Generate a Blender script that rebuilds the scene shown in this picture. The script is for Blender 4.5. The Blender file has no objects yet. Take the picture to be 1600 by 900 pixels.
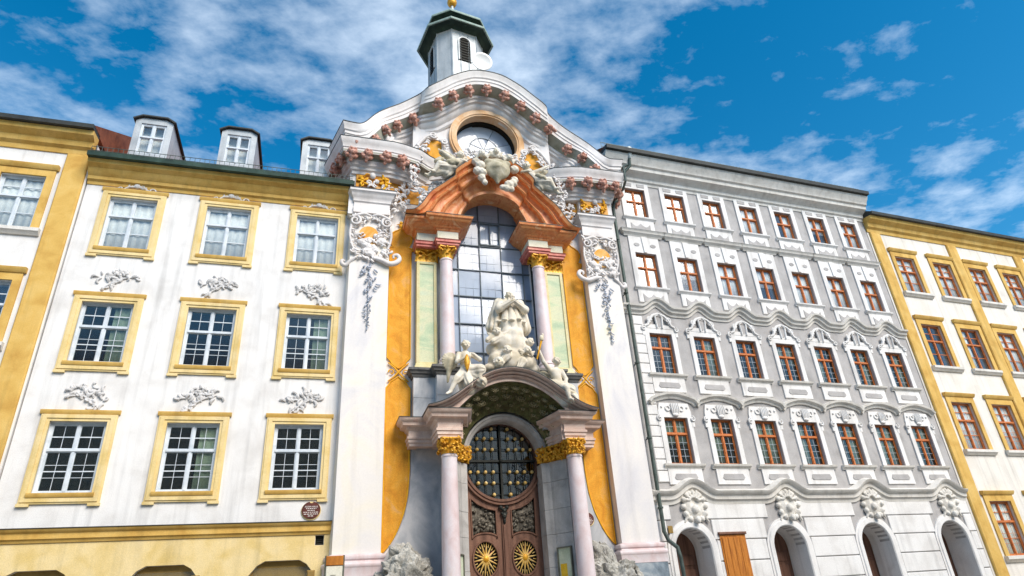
import bpy, bmesh, math, random
import numpy as np
from mathutils import Vector, Matrix, noise
from mathutils.geometry import tessellate_polygon
random.seed(7)
SC = bpy.context.scene
COL = SC.collection

# ---------------------------------------------------------------- camera
def cam_axes(yaw, pitch, roll):
    F = Vector((math.sin(yaw)*math.cos(pitch), math.cos(yaw)*math.cos(pitch), math.sin(pitch)))
    r = Vector((math.cos(yaw), -math.sin(yaw), 0)); u = r.cross(F)
    c, s = math.cos(roll), math.sin(roll)
    return r*c + u*s, u*c - r*s, F
cam_d = bpy.data.cameras.new('camera'); cam = bpy.data.objects.new('camera', cam_d); COL.objects.link(cam)
r_, u_, F_ = cam_axes(math.radians(17.98), math.radians(27.03), math.radians(-4.03))
cam.matrix_world = Matrix(((r_.x, u_.x, -F_.x, -5.12), (r_.y, u_.y, -F_.y, -18.07), (r_.z, u_.z, -F_.z, 1.64), (0, 0, 0, 1)))
cam_d.sensor_fit = 'HORIZONTAL'; cam_d.sensor_width = 36; cam_d.lens = 22.5
cam_d.clip_start = 0.1; cam_d.clip_end = 2000
SC.camera = cam

# ---------------------------------------------------------------- sky, sun, exposure
SUN_AZ, SUN_EL = math.radians(26), math.radians(40)     # azimuth measured from straight in front of the facade towards its right
sun_dir = Vector((math.sin(SUN_AZ)*math.cos(SUN_EL), -math.cos(SUN_AZ)*math.cos(SUN_EL), math.sin(SUN_EL)))
W = bpy.data.worlds.new('World'); SC.world = W; W.use_nodes = True
nt = W.node_tree; nt.nodes.clear()
wo = nt.nodes.new('ShaderNodeOutputWorld'); bg = nt.nodes.new('ShaderNodeBackground'); bg.inputs['Strength'].default_value = 0.095
sky = nt.nodes.new('ShaderNodeTexSky'); sky.sky_type = 'NISHITA'; sky.sun_disc = False
sky.sun_elevation = SUN_EL; sky.sun_rotation = math.atan2(sun_dir.x, sun_dir.y)
sky.air_density = 1.0; sky.dust_density = 0.3; sky.ozone_density = 2.0
hsv = nt.nodes.new('ShaderNodeHueSaturation'); hsv.inputs['Saturation'].default_value = 1.45; hsv.inputs['Value'].default_value = 0.84; hsv.inputs['Hue'].default_value = 0.488
nt.links.new(sky.outputs[0], hsv.inputs['Color'])
tc = nt.nodes.new('ShaderNodeTexCoord'); sep = nt.nodes.new('ShaderNodeSeparateXYZ'); nt.links.new(tc.outputs['Generated'], sep.inputs[0])
mx = nt.nodes.new('ShaderNodeMath'); mx.operation = 'MAXIMUM'; mx.inputs[1].default_value = 0.08; nt.links.new(sep.outputs['Z'], mx.inputs[0])
dv = nt.nodes.new('ShaderNodeVectorMath'); dv.operation = 'DIVIDE'; nt.links.new(tc.outputs['Generated'], dv.inputs[0])
cmb = nt.nodes.new('ShaderNodeCombineXYZ')
for k in range(3): nt.links.new(mx.outputs[0], cmb.inputs[k])
nt.links.new(cmb.outputs[0], dv.inputs[1])
mp = nt.nodes.new('ShaderNodeMapping'); mp.inputs['Rotation'].default_value = (0, 0, 0.5); mp.inputs['Location'].default_value = (11.9, 8.8, 0); mp.inputs['Scale'].default_value = (1.0, 1.25, 1.0)
nt.links.new(dv.outputs[0], mp.inputs['Vector'])
n1 = nt.nodes.new('ShaderNodeTexNoise'); n1.inputs['Scale'].default_value = 1.5; n1.inputs['Detail'].default_value = 3; n1.inputs['Roughness'].default_value = .5; n1.inputs['Distortion'].default_value = .15
n2 = nt.nodes.new('ShaderNodeTexNoise'); n2.inputs['Scale'].default_value = 8.0; n2.inputs['Detail'].default_value = 9; n2.inputs['Roughness'].default_value = .6; n2.inputs['Distortion'].default_value = .12
for n in (n1, n2): nt.links.new(mp.outputs[0], n.inputs['Vector'])
ma = nt.nodes.new('ShaderNodeMath'); ma.operation = 'MULTIPLY_ADD'; ma.inputs[1].default_value = .75; nt.links.new(n1.outputs['Fac'], ma.inputs[0])
mb_ = nt.nodes.new('ShaderNodeMath'); mb_.operation = 'MULTIPLY'; mb_.inputs[1].default_value = .45; nt.links.new(n2.outputs['Fac'], mb_.inputs[0]); nt.links.new(mb_.outputs[0], ma.inputs[2])
rp = nt.nodes.new('ShaderNodeValToRGB'); rp.color_ramp.elements[0].position = .55; rp.color_ramp.elements[1].position = .82
rp.color_ramp.elements[0].color = (0, 0, 0, 1); rp.color_ramp.elements[1].color = (.72, .72, .72, 1)
nt.links.new(ma.outputs[0], rp.inputs[0])
mixc = nt.nodes.new('ShaderNodeMix'); mixc.data_type = 'RGBA'
nt.links.new(rp.outputs[0], mixc.inputs[0]); nt.links.new(hsv.outputs[0], mixc.inputs[6]); mixc.inputs[7].default_value = (4.9, 5.6, 6.4, 1)
nt.links.new(mixc.outputs[2], bg.inputs['Color']); nt.links.new(bg.outputs[0], wo.inputs[0])
sun_l = bpy.data.lights.new('sun', 'SUN'); sun_l.energy = 2.0; sun_l.angle = math.radians(34); sun_l.color = (1.0, .91, .80)
sun = bpy.data.objects.new('sun', sun_l); COL.objects.link(sun); sun.location = sun_dir*60
sun.rotation_mode = 'QUATERNION'; sun.rotation_quaternion = sun_dir.to_track_quat('Z', 'Y')
SC.view_settings.view_transform = 'Standard'; SC.view_settings.look = 'None'; SC.view_settings.gamma = 1
SC.view_settings.use_curve_mapping = False; SC.view_settings.exposure = 1.24
SC.render.resolution_x, SC.render.resolution_y = 1024, 576

# ---------------------------------------------------------------- mesh helpers
ORG = {}
def org(o): return ORG.get(o.name, Vector((0, 0, 0))) if o else Vector((0, 0, 0))
class MB:
    """collects vertices and faces in world coordinates"""
    def __init__(s): s.v = []; s.f = []
    def add(s, V, F):
        o = len(s.v); s.v.extend([tuple(map(float, p)) for p in V]); s.f.extend([tuple(i+o for i in f) for f in F]); return s
    def join(s, m, off=(0, 0, 0)):
        return s.add([(p[0]+off[0], p[1]+off[1], p[2]+off[2]) for p in m.v], m.f)
    def mir(s, cx=0.0):
        m = MB(); m.v = [(2*cx-p[0], p[1], p[2]) for p in s.v]; m.f = [tuple(reversed(f)) for f in s.f]; return m
    def xf(s, fn):
        m = MB(); m.v = [tuple(fn(p)) for p in s.v]; m.f = list(s.f); return m
    def box(s, x0, x1, y0, y1, z0, z1):
        V = [(x, y, z) for z in (z0, z1) for y in (y0, y1) for x in (x0, x1)]
        return s.add(V, [(0, 2, 3, 1), (4, 5, 7, 6), (0, 1, 5, 4), (2, 6, 7, 3), (0, 4, 6, 2), (1, 3, 7, 5)])
    def cbox(s, x0, x1, y0, y1, z0, z1, c=.02):
        """box whose front edges (towards -y) are bevelled"""
        P = [(x0, x1, z0, z1, y1), (x0, x1, z0, z1, y0+c), (x0+c, x1-c, z0+c, z1-c, y0)]
        V = []
        for a, b, e, f, y in P: V += [(a, y, e), (b, y, e), (b, y, f), (a, y, f)]
        F = [(3, 2, 1, 0), (8, 9, 10, 11)]
        for k in (0, 4):
            for i in range(4): j = (i+1) % 4; F.append((k+i, k+j, k+4+j, k+4+i))
        return s.add(V, F)
    def prism(s, poly, y0, y1, holes=()):
        """polygon in (x, z) with holes, from y0 (front) to y1 (back)"""
        loops = [list(poly)] + [list(h) for h in holes]
        flat = [p for l in loops for p in l]
        tri = tessellate_polygon([[Vector((p[0], p[1], 0)) for p in l] for l in loops])
        n = len(flat); V = [(p[0], y0, p[1]) for p in flat] + [(p[0], y1, p[1]) for p in flat]
        F = [tuple(t) for t in tri] + [tuple(n+i for i in reversed(t)) for t in tri]
        o = 0
        for l in loops:
            m = len(l)
            for i in range(m): j = (i+1) % m; F.append((o+i, o+j, n+o+j, n+o+i))
            o += m
        return s.add(V, F)
    def zprism(s, poly, z0, z1):
        n = len(poly); V = [(p[0], p[1], z0) for p in poly] + [(p[0], p[1], z1) for p in poly]
        F = [tuple(range(n)), tuple(reversed(range(n, 2*n)))] + [(i, (i+1) % n, n+(i+1) % n, n+i) for i in range(n)]
        return s.add(V, F)
    def sweep(s, P, O, U, prof, cap=True, closed=True):
        n, m = len(P), len(prof); V = []
        for p, o, u in zip(P, O, U):
            for d, h in prof: V.append((p[0]+o[0]*d+u[0]*h, p[1]+o[1]*d+u[1]*h, p[2]+o[2]*d+u[2]*h))
        F = []; mm = m if closed else m-1
        for i in range(n-1):
            for j in range(mm):
                k = (j+1) % m; F.append((i*m+j, i*m+k, (i+1)*m+k, (i+1)*m+j))
        if cap and closed: F += [tuple(range(m)), tuple((n-1)*m+j for j in reversed(range(m)))]
        return s.add(V, F)
    def plan(s, pts, prof, z=0.0, cap=True):
        """cornice: profile (outward, height) swept along a plan polyline (x, y) that runs left to right"""
        P, O, U = [], [], []
        n = len(pts)
        for i, p in enumerate(pts):
            ns = []
            for a, b in ((i-1, i), (i, i+1)):
                if a < 0 or b >= n: continue
                dx, dy = pts[b][0]-pts[a][0], pts[b][1]-pts[a][1]; l = math.hypot(dx, dy)
                ns.append((dy/l, -dx/l))
            if len(ns) == 1: o = ns[0]
            else:
                q = (ns[0][0]+ns[1][0], ns[0][1]+ns[1][1]); dd = 1+ns[0][0]*ns[1][0]+ns[0][1]*ns[1][1]; dd = max(dd, .25); o = (q[0]/dd, q[1]/dd)
            P.append((p[0], p[1], z)); O.append((o[0], o[1], 0)); U.append((0, 0, 1))
        return s.sweep(P, O, U, prof, cap)
    def elev(s, pts, prof, cap=True):
        """profile (outward -y, in-plane normal) swept along points (x, y, z)"""
        P, O, U = [], [], []; n = len(pts)
        for i, p in enumerate(pts):
            a, b = pts[max(i-1, 0)], pts[min(i+1, n-1)]
            dx, dz = b[0]-a[0], b[2]-a[2]; l = math.hypot(dx, dz) or 1
            P.append(p); O.append((0, -1, 0)); U.append((-dz/l, 0, dx/l))
        return s.sweep(P, O, U, prof, cap)
    def ruled(s, I, Oc, prof, nsub=1):
        """surface between inner curve I and outer curve Oc [(x,y,z)], profile [(s, depth)], closed at the back"""
        P = []; m = len(prof); V = []
        for a, b in zip(I, Oc):
            for t, d in prof: V.append((a[0]+(b[0]-a[0])*t, a[1]+(b[1]-a[1])*t-d, a[2]+(b[2]-a[2])*t))
        F = []; n = len(I)
        for i in range(n-1):
            for j in range(m): k = (j+1) % m; F.append((i*m+j, i*m+k, (i+1)*m+k, (i+1)*m+j))
        F += [tuple(range(m)), tuple((n-1)*m+j for j in reversed(range(m)))]
        return s.add(V, F)
    def lathe(s, prof, cx, cy, n=20, a0=0.0, a1=2*math.pi, sx=1, sy=1):
        full = abs(a1-a0-2*math.pi) < 1e-6; na = n if full else n+1; V = []
        for r, z in prof:
            for i in range(na):
                a = a0+(a1-a0)*i/n; V.append((cx+r*sx*math.cos(a), cy+r*sy*math.sin(a), z))
        F = []
        for j in range(len(prof)-1):
            for i in range(n):
                k = (i+1) % na; F.append((j*na+i, j*na+k, (j+1)*na+k, (j+1)*na+i))
        if full: F += [tuple(reversed(range(na))), tuple((len(prof)-1)*na+i for i in range(na))]
        return s.add(V, F)
    def tube(s, pts, rad, n=6, cap=True, flat=1.0):
        pts = [Vector(p) for p in pts]; m = len(pts)
        if not hasattr(rad, '__len__'): rad = [rad]*m
        V = []; up = None
        for i, p in enumerate(pts):
            t = (pts[min(i+1, m-1)]-pts[max(i-1, 0)]).normalized()
            if up is None: up = Vector((0, 1, 0)) if abs(t.y) < .9 else Vector((1, 0, 0))
            a = t.cross(up)
            if a.length < 1e-4: a = t.cross(Vector((0, 0, 1)))
            a.normalize(); b = a.cross(t).normalized(); up = b
            for k in range(n):
                q = 2*math.pi*k/n; V.append(p+a*(math.cos(q)*rad[i])+b*(math.sin(q)*rad[i]*flat))
        F = [(i*n+k, i*n+(k+1) % n, (i+1)*n+(k+1) % n, (i+1)*n+k) for i in range(m-1) for k in range(n)]
        if cap: F += [tuple(reversed(range(n))), tuple((m-1)*n+k for k in range(n))]
        return s.add(V, F)
    def stube(s, pts, rad, n=6):
        if not hasattr(rad, '__len__'): rad = [rad]*len(pts)
        Q = smooth_curve([tuple(p)+(r,) for p, r in zip(pts, rad)], 4); return s.tube([q[:3] for q in Q], [q[3] for q in Q], n)
    def ball(s, c, r, nu=8, nv=6, jit=0.0):
        r = r if hasattr(r, '__len__') else (r, r, r); V = [(c[0], c[1], c[2]+r[2])]
        for j in range(1, nv):
            t = math.pi*j/nv
            for i in range(nu):
                q = 2*math.pi*i/nu; k = 1+random.uniform(-jit, jit)
                V.append((c[0]+r[0]*math.sin(t)*math.cos(q)*k, c[1]+r[1]*math.sin(t)*math.sin(q)*k, c[2]+r[2]*math.cos(t)*k))
        V.append((c[0], c[1], c[2]-r[2])); e = len(V)-1
        F = [(0, 1+i, 1+(i+1) % nu) for i in range(nu)]
        for j in range(nv-2):
            for i in range(nu): F.append((1+j*nu+i, 1+(j+1)*nu+i, 1+(j+1)*nu+(i+1) % nu, 1+j*nu+(i+1) % nu))
        F += [(1+(nv-2)*nu+(i+1) % nu, 1+(nv-2)*nu+i, e) for i in range(nu)]
        return s.add(V, F)
    def grid(s, fn, nu, nv, thick=None):
        """surface fn(u, v); thick = vector fn or y offset for a closed slab"""
        V = [fn(i/nu, j/nv) for j in range(nv+1) for i in range(nu+1)]; w = nu+1
        F = [(j*w+i, j*w+i+1, (j+1)*w+i+1, (j+1)*w+i) for j in range(nv) for i in range(nu)]
        if thick:
            n = len(V); V = V+[(p[0], p[1]+thick, p[2]) for p in V]
            F = F+[tuple(n+i for i in reversed(f)) for f in F]
            edge = [i for i in range(w)]+[j*w+nu for j in range(1, nv+1)]+[nv*w+i for i in reversed(range(nu))]+[j*w for j in reversed(range(1, nv))]
            m = len(edge); F += [(edge[(i+1) % m], edge[i], n+edge[i], n+edge[(i+1) % m]) for i in range(m)]
        return s.add(V, F)
    def disc(s, c, r, y0, y1, n=24, sx=1, sz=1):
        return s.prism([(c[0]+r*sx*math.cos(2*math.pi*i/n), c[1]+r*sz*math.sin(2*math.pi*i/n)) for i in range(n)], y0, y1)
    def ring(s, c, r0, r1, y0, y1, n=32, a0=0, a1=2*math.pi, sx=1, sz=1):
        prof = [(0, y0), (1, y0), (1, y1), (0, y1)]
        full = abs(a1-a0-2*math.pi) < 1e-6; na = n if full else n+1
        V = []
        for i in range(na):
            a = a0+(a1-a0)*i/n
            for t, y in prof:
                r = r0+(r1-r0)*t; V.append((c[0]+r*sx*math.cos(a), y, c[1]+r*sz*math.sin(a)))
        F = [(i*4+j, i*4+(j+1) % 4, ((i+1) % na)*4+(j+1) % 4, ((i+1) % na)*4+j) for i in range(n) for j in range(4)]
        if not full: F += [(0, 1, 2, 3), tuple((na-1)*4+j for j in (3, 2, 1, 0))]
        return s.add(V, F)
    def mesh(s, name, o=Vector((0, 0, 0)), smooth=False, recalc=True):
        me = bpy.data.meshes.new(name)
        me.from_pydata([(p[0]-o[0], p[1]-o[1], p[2]-o[2]) for p in s.v], [], s.f)
        if recalc:
            bm = bmesh.new(); bm.from_mesh(me); bmesh.ops.recalc_face_normals(bm, faces=bm.faces); bm.to_mesh(me); bm.free()
        if smooth == 'auto':
            me.polygons.foreach_set('use_smooth', [True]*len(me.polygons)); me.set_sharp_from_angle(angle=math.radians(38))
        elif smooth: me.polygons.foreach_set('use_smooth', [True]*len(me.polygons))
        me.update(); return me

def part(name, mb, mat, parent=None, smooth='auto', label=None, kind=None, recalc=True):
    me = mb.mesh(name, org(parent), smooth, recalc); me.materials.append(mat)
    o = bpy.data.objects.new(name, me); COL.objects.link(o)
    if parent: o.parent = parent
    ORG[o.name] = org(parent).copy()
    if label: o['label'] = label
    if kind: o['kind'] = kind
    return o
def inst(name, me, parent, loc, label=None, rz=0.0, scale=None):
    """an object that shares mesh data; loc in world coordinates"""
    o = bpy.data.objects.new(name, me); COL.objects.link(o); o.parent = parent
    o.location = Vector(loc)-org(parent); o.rotation_euler = (0, 0, rz)
    if scale: o.scale = scale
    ORG[o.name] = Vector(loc)
    if label: o['label'] = label
    return o
def root(name, loc, label, cat, group=None):
    o = bpy.data.objects.new(name, None); COL.objects.link(o); o.location = loc; ORG[o.name] = Vector(loc); o.empty_display_size = .3
    return tag(o, label, cat, group)
def tag(o, label, cat, group=None):
    o['label'] = label; o['category'] = cat
    if group: o['group'] = group
    return o
def thing(name, mb, mat, loc, label, cat, group=None, smooth='auto'):
    """a thing that is one mesh, its origin at loc"""
    me = mb.mesh(name, Vector(loc), smooth); me.materials.append(mat)
    o = bpy.data.objects.new(name, me); COL.objects.link(o); o.location = loc; ORG[o.name] = Vector(loc)
    return tag(o, label, cat, group)
def structure(name, mb, mat):
    o = part(name, mb, mat, None, False); o['kind'] = 'structure'; return o
def arc(cx, cz, r, a0, a1, n, sx=1, sz=1):
    return [(cx+r*sx*math.cos(math.radians(a0+(a1-a0)*i/n)), cz+r*sz*math.sin(math.radians(a0+(a1-a0)*i/n))) for i in range(n+1)]
def smooth_curve(pts, per=4):
    """Catmull-Rom through the given points (any dimension)"""
    out = []; n = len(pts)
    for i in range(n-1):
        p0, p1, p2, p3 = [np.array(pts[k], float) for k in (max(i-1, 0), i, i+1, min(i+2, n-1))]
        for k in range(per):
            t = k/per
            out.append(tuple(.5*((2*p1)+(p2-p0)*t+(2*p0-5*p1+4*p2-p3)*t*t+(3*p1-p0-3*p2+p3)*t**3)))
    out.append(tuple(map(float, pts[-1]))); return out
def resample(pts, n):
    P = np.array(pts, float); d = np.r_[0, np.cumsum(np.linalg.norm(np.diff(P, axis=0), axis=1))]
    t = np.linspace(0, d[-1], n); return [tuple(np.interp(x, d, P[:, k]) for k in range(P.shape[1])) for x in t]
def symm(half, cx=0.0):
    """half curve from the outer end to the centre (x >= 0) -> whole curve left to right"""
    L = [(cx-p[0],)+tuple(p[1:]) for p in half]; R = [(cx+p[0],)+tuple(p[1:]) for p in reversed(half[:-1])]
    return L+R
def spiral(c, r0, r1, turns, a0, n=18, y=0.0, dy=0.0, dirn=1):
    return [(c[0]+(r0+(r1-r0)*i/n)*math.cos(a0+dirn*2*math.pi*turns*i/n), y+dy*i/n, c[1]+(r0+(r1-r0)*i/n)*math.sin(a0+dirn*2*math.pi*turns*i/n)) for i in range(n+1)]

# ---------------------------------------------------------------- sculpture: distance fields turned into one continuous skin
class SDF:
    def __init__(s, lo, hi, h):
        s.lo = np.array(lo, np.float32); s.h = h; s.n = np.ceil((np.array(hi)-s.lo)/h).astype(int)+1
        s.f = np.full(s.n, .4, np.float32)
        s.ax = [s.lo[k]+h*np.arange(s.n[k], dtype=np.float32) for k in range(3)]
    def block(s, lo, hi):
        sl = []
        for k in range(3):
            a = int(max(0, math.floor((lo[k]-s.lo[k])/s.h))); b = int(min(s.n[k], math.ceil((hi[k]-s.lo[k])/s.h)+1)); sl.append(slice(a, max(b, a)))
        X, Y, Z = np.meshgrid(s.ax[0][sl[0]], s.ax[1][sl[1]], s.ax[2][sl[2]], indexing='ij')
        return tuple(sl), X, Y, Z
    def mix(s, sl, d, k, sub=False):
        a = s.f[sl]
        if a.size == 0: return
        if sub: d = -d; h = np.clip(.5-.5*(a-d)/k, 0, 1) if k else None; s.f[sl] = np.maximum(a, d) if not k else a*(1-h)+d*h+k*h*(1-h)
        else:
            h = np.clip(.5+.5*(a-d)/k, 0, 1); s.f[sl] = a*(1-h)+d*h-k*h*(1-h)
    def cap(s, a, b, ra, rb=None, k=.03, fold=None, sub=False):
        rb = ra if rb is None else rb; a = np.array(a, np.float32); b = np.array(b, np.float32); R = max(ra, rb)+max(k, .03)*2+(fold[0] if fold else 0)
        sl, X, Y, Z = s.block(np.minimum(a, b)-R, np.maximum(a, b)+R); ab = b-a; L = max(float(ab@ab), 1e-8)
        t = np.clip(((X-a[0])*ab[0]+(Y-a[1])*ab[1]+(Z-a[2])*ab[2])/L, 0, 1)
        dx, dy, dz = X-a[0]-t*ab[0], Y-a[1]-t*ab[1], Z-a[2]-t*ab[2]
        d = np.sqrt(dx*dx+dy*dy+dz*dz)-(ra+(rb-ra)*t)
        if fold:   # (amplitude, count, twist): pleats that run along the limb
            n = ab/math.sqrt(L); e1 = np.cross(n, (0.3, 1, .2)); e1 /= np.linalg.norm(e1); e2 = np.cross(n, e1)
            q = np.arctan2(dx*e2[0]+dy*e2[1]+dz*e2[2], dx*e1[0]+dy*e1[1]+dz*e1[2])
            d = d+1.3*fold[0]*(1-2*np.abs(np.sin(.5*(q*fold[1]+fold[2]*t+np.sin(q*2+t*3)*.9)))**.6)*(.35+.65*t)
        s.mix(sl, d, k, sub); return s
    def ell(s, c, r, k=.03, rot=None, sub=False, lump=None):
        r = np.array(r if hasattr(r, '__len__') else (r, r, r), np.float32); R = float(r.max())+max(k, .03)*2+(lump[0] if lump else 0)
        sl, X, Y, Z = s.block(np.array(c)-R, np.array(c)+R); x, y, z = X-c[0], Y-c[1], Z-c[2]
        if rot is not None:
            M = np.array(Matrix.Rotation(rot[0], 3, rot[1]).transposed(), np.float32)
            x, y, z = M[0, 0]*x+M[0, 1]*y+M[0, 2]*z, M[1, 0]*x+M[1, 1]*y+M[1, 2]*z, M[2, 0]*x+M[2, 1]*y+M[2, 2]*z
        k0 = np.sqrt((x/r[0])**2+(y/r[1])**2+(z/r[2])**2)+1e-6; k1 = np.sqrt((x/r[0]**2)**2+(y/r[1]**2)**2+(z/r[2]**2)**2)+1e-6
        d = k0*(k0-1)/k1
        if lump: d = d+lump[0]*(np.sin(x*lump[1]+y*3)*np.sin(y*lump[1]*1.1+z*2)*np.sin(z*lump[1]*.93+x*4))
        s.mix(sl, d, k, sub); return s
    def rough(s, amp, fr):
        X, Y, Z = np.meshgrid(*s.ax, indexing='ij')
        s.f += amp*(np.sin(X*fr+2*np.sin(Z*fr*.37))*np.sin(Z*fr*1.13+1.7*np.sin(Y*fr*.41))*np.sin(Y*fr*.91+2*np.sin(X*fr*.33))); return s
    def mesh(s, mbo=None):
        f = s.f; ins = f < 0; n = s.n
        g = [f[i:n[0]-1+i, j:n[1]-1+j, k:n[2]-1+k] for i in (0, 1) for j in (0, 1) for k in (0, 1)]
        cnt = sum((q < 0).astype(np.int8) for q in g); act = (cnt > 0) & (cnt < 8)
        idx = np.argwhere(act); vid = -np.ones(act.shape, np.int64); vid[act] = np.arange(len(idx))
        acc = np.zeros((len(idx), 3)); w = np.zeros(len(idx)); cv = np.array([q[act] for q in g]); co = [(i, j, k) for i in (0, 1) for j in (0, 1) for k in (0, 1)]
        for a in range(8):
            for b in range(a+1, 8):
                if sum(x != y for x, y in zip(co[a], co[b])) != 1: continue
                c = (cv[a] < 0) != (cv[b] < 0); t = np.where(c, cv[a]/np.where(c, cv[a]-cv[b], 1), 0)
                p = np.array(co[a])[None]+t[:, None]*(np.array(co[b])-np.array(co[a]))[None]; acc += p*c[:, None]; w += c
        V = s.lo+s.h*(idx+acc/np.maximum(w, 1)[:, None]); F = []
        for ax in range(3):
            o1, o2 = [k for k in range(3) if k != ax]
            a = ins.take(range(n[ax]-1), ax); b = ins.take(range(1, n[ax]), ax); e = np.argwhere(a != b)
            e = e[(e[:, o1] > 0) & (e[:, o2] > 0) & (e[:, o1] < n[o1]-1) & (e[:, o2] < n[o2]-1)]
            q = []
            for d1, d2 in ((1, 1), (0, 1), (0, 0), (1, 0)):
                t = e.copy(); t[:, o1] -= d1; t[:, o2] -= d2; q.append(vid[t[:, 0], t[:, 1], t[:, 2]])
            q = np.stack(q, 1); fl = a[e[:, 0], e[:, 1], e[:, 2]]
            if ax == 1: fl = ~fl
            q[~fl] = q[~fl][:, ::-1]; F.append(q)
        F = np.concatenate(F); m = mbo or MB(); o = len(m.v)
        m.v.extend(map(tuple, V.tolist())); m.f.extend(map(tuple, (F+o).tolist())); return m

def twig(m, x, y, z, L, ang, q, r=.02):
    T = (0, .2, .4, .6, .8, 1); P = [(x+L*t*math.cos(ang+q*t), y-.03*math.sin(3*t), z+L*t*math.sin(ang+q*t)) for t in T]; m.tube(P, [r*(.5+.9*math.sin(math.pi*(.12+.8*t))) for t in T], 6, flat=.8)
def foliage(m, pts, y, n, spread, size, R, depth=.04):
    """leafy rocaille: curled tapering tongues and beads scattered along a line"""
    P = resample(pts, n); T = [k/7 for k in range(8)]
    for i, (x, z) in enumerate(P):
        for _ in range(2):
            a = R.uniform(0, 6.28); xx, zz = x+R.uniform(-spread, spread), z+R.uniform(-spread, spread)
            r = size*R.uniform(.2, .34); L = size*R.uniform(1.0, 1.9); c = R.choice((-2.6, 2.6, 1.8, -1.8)); px, pz = xx, zz; Q = []; dd = R.uniform(.5, 1.2)
            for t in T: Q.append((px, y-depth*dd*math.sin(3.0*t), pz)); px += L/7*math.cos(a+c*t*t); pz += L/7*math.sin(a+c*t*t)
            m.tube(Q, [r*(.35+.75*math.sin(math.pi*(.15+.7*t))) for t in T], 6, flat=.75)
        if i % 2: m.ball((x+R.uniform(-spread, spread), y-depth*.6, z+R.uniform(-spread, spread)), size*R.uniform(.18, .3), 7, 5)

# ---------------------------------------------------------------- procedural materials
def lin(h):
    c = [int(h[i:i+2], 16)/255 for i in (0, 2, 4)]
    return tuple(x/12.92 if x <= .04045 else ((x+.055)/1.055)**2.4 for x in c)+(1,)
MT = {}
def pmat(name, cols, scale=2.0, detail=6, distort=0.0, rough=.8, bump=.15, bscale=40, aniso=(1, 1, 1), metallic=0.0, spec=.3, fine=.12, rot=(0, 0, 0), streak=0.0, nrough=.55):
    m = bpy.data.materials.new(name); m.use_nodes = True; nt = m.node_tree; N, L = nt.nodes, nt.links
    b = N['Principled BSDF']; b.inputs['Roughness'].default_value = rough; b.inputs['Metallic'].default_value = metallic; b.inputs['Specular IOR Level'].default_value = spec
    g = N.new('ShaderNodeNewGeometry'); mp = N.new('ShaderNodeMapping'); mp.inputs['Scale'].default_value = aniso; mp.inputs['Rotation'].default_value = rot; L.new(g.outputs['Position'], mp.inputs['Vector'])
    n = N.new('ShaderNodeTexNoise'); n.inputs['Scale'].default_value = scale; n.inputs['Detail'].default_value = detail; n.inputs['Distortion'].default_value = distort; n.inputs['Roughness'].default_value = nrough
    L.new(mp.outputs[0], n.inputs['Vector'])
    r = N.new('ShaderNodeValToRGB'); e = r.color_ramp.elements
    while len(e) < len(cols): e.new(.5)
    for q, (p, c) in zip(e, cols): q.position = p; q.color = lin(c)
    L.new(n.outputs['Fac'], r.inputs[0])
    f = N.new('ShaderNodeTexNoise'); f.inputs['Scale'].default_value = bscale; f.inputs['Detail'].default_value = 4; L.new(g.outputs['Position'], f.inputs['Vector'])
    mr = N.new('ShaderNodeMapRange'); mr.inputs['From Min'].default_value = .3; mr.inputs['From Max'].default_value = .7; mr.inputs['To Min'].default_value = 1-fine; mr.inputs['To Max'].default_value = 1+fine*.4; L.new(f.outputs['Fac'], mr.inputs['Value'])
    mu = N.new('ShaderNodeMix'); mu.data_type = 'RGBA'; mu.blend_type = 'MULTIPLY'; mu.inputs[0].default_value = 1; L.new(r.outputs[0], mu.inputs[6]); L.new(mr.outputs[0], mu.inputs[7])
    out = mu.outputs[2]
    if streak:    # rain streaks: noise stretched down the wall
        m2 = N.new('ShaderNodeMapping'); m2.inputs['Scale'].default_value = (5, 5, .35); L.new(g.outputs['Position'], m2.inputs['Vector'])
        s = N.new('ShaderNodeTexNoise'); s.inputs['Scale'].default_value = 1; s.inputs['Detail'].default_value = 5; L.new(m2.outputs[0], s.inputs['Vector'])
        r2 = N.new('ShaderNodeMapRange'); r2.inputs['From Min'].default_value = .5; r2.inputs['From Max'].default_value = .75; r2.inputs['To Min'].default_value = 1; r2.inputs['To Max'].default_value = 1-streak; L.new(s.outputs['Fac'], r2.inputs['Value'])
        m3 = N.new('ShaderNodeMix'); m3.data_type = 'RGBA'; m3.blend_type = 'MULTIPLY'; m3.inputs[0].default_value = 1; L.new(out, m3.inputs[6]); L.new(r2.outputs[0], m3.inputs[7]); out = m3.outputs[2]
    L.new(out, b.inputs['Base Color'])
    if bump:
        bp = N.new('ShaderNodeBump'); bp.inputs['Strength'].default_value = bump; bp.inputs['Distance'].default_value = .02; L.new(f.outputs['Fac'], bp.inputs['Height']); L.new(bp.outputs[0], b.inputs['Normal'])
    MT[name] = m; return m
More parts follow.
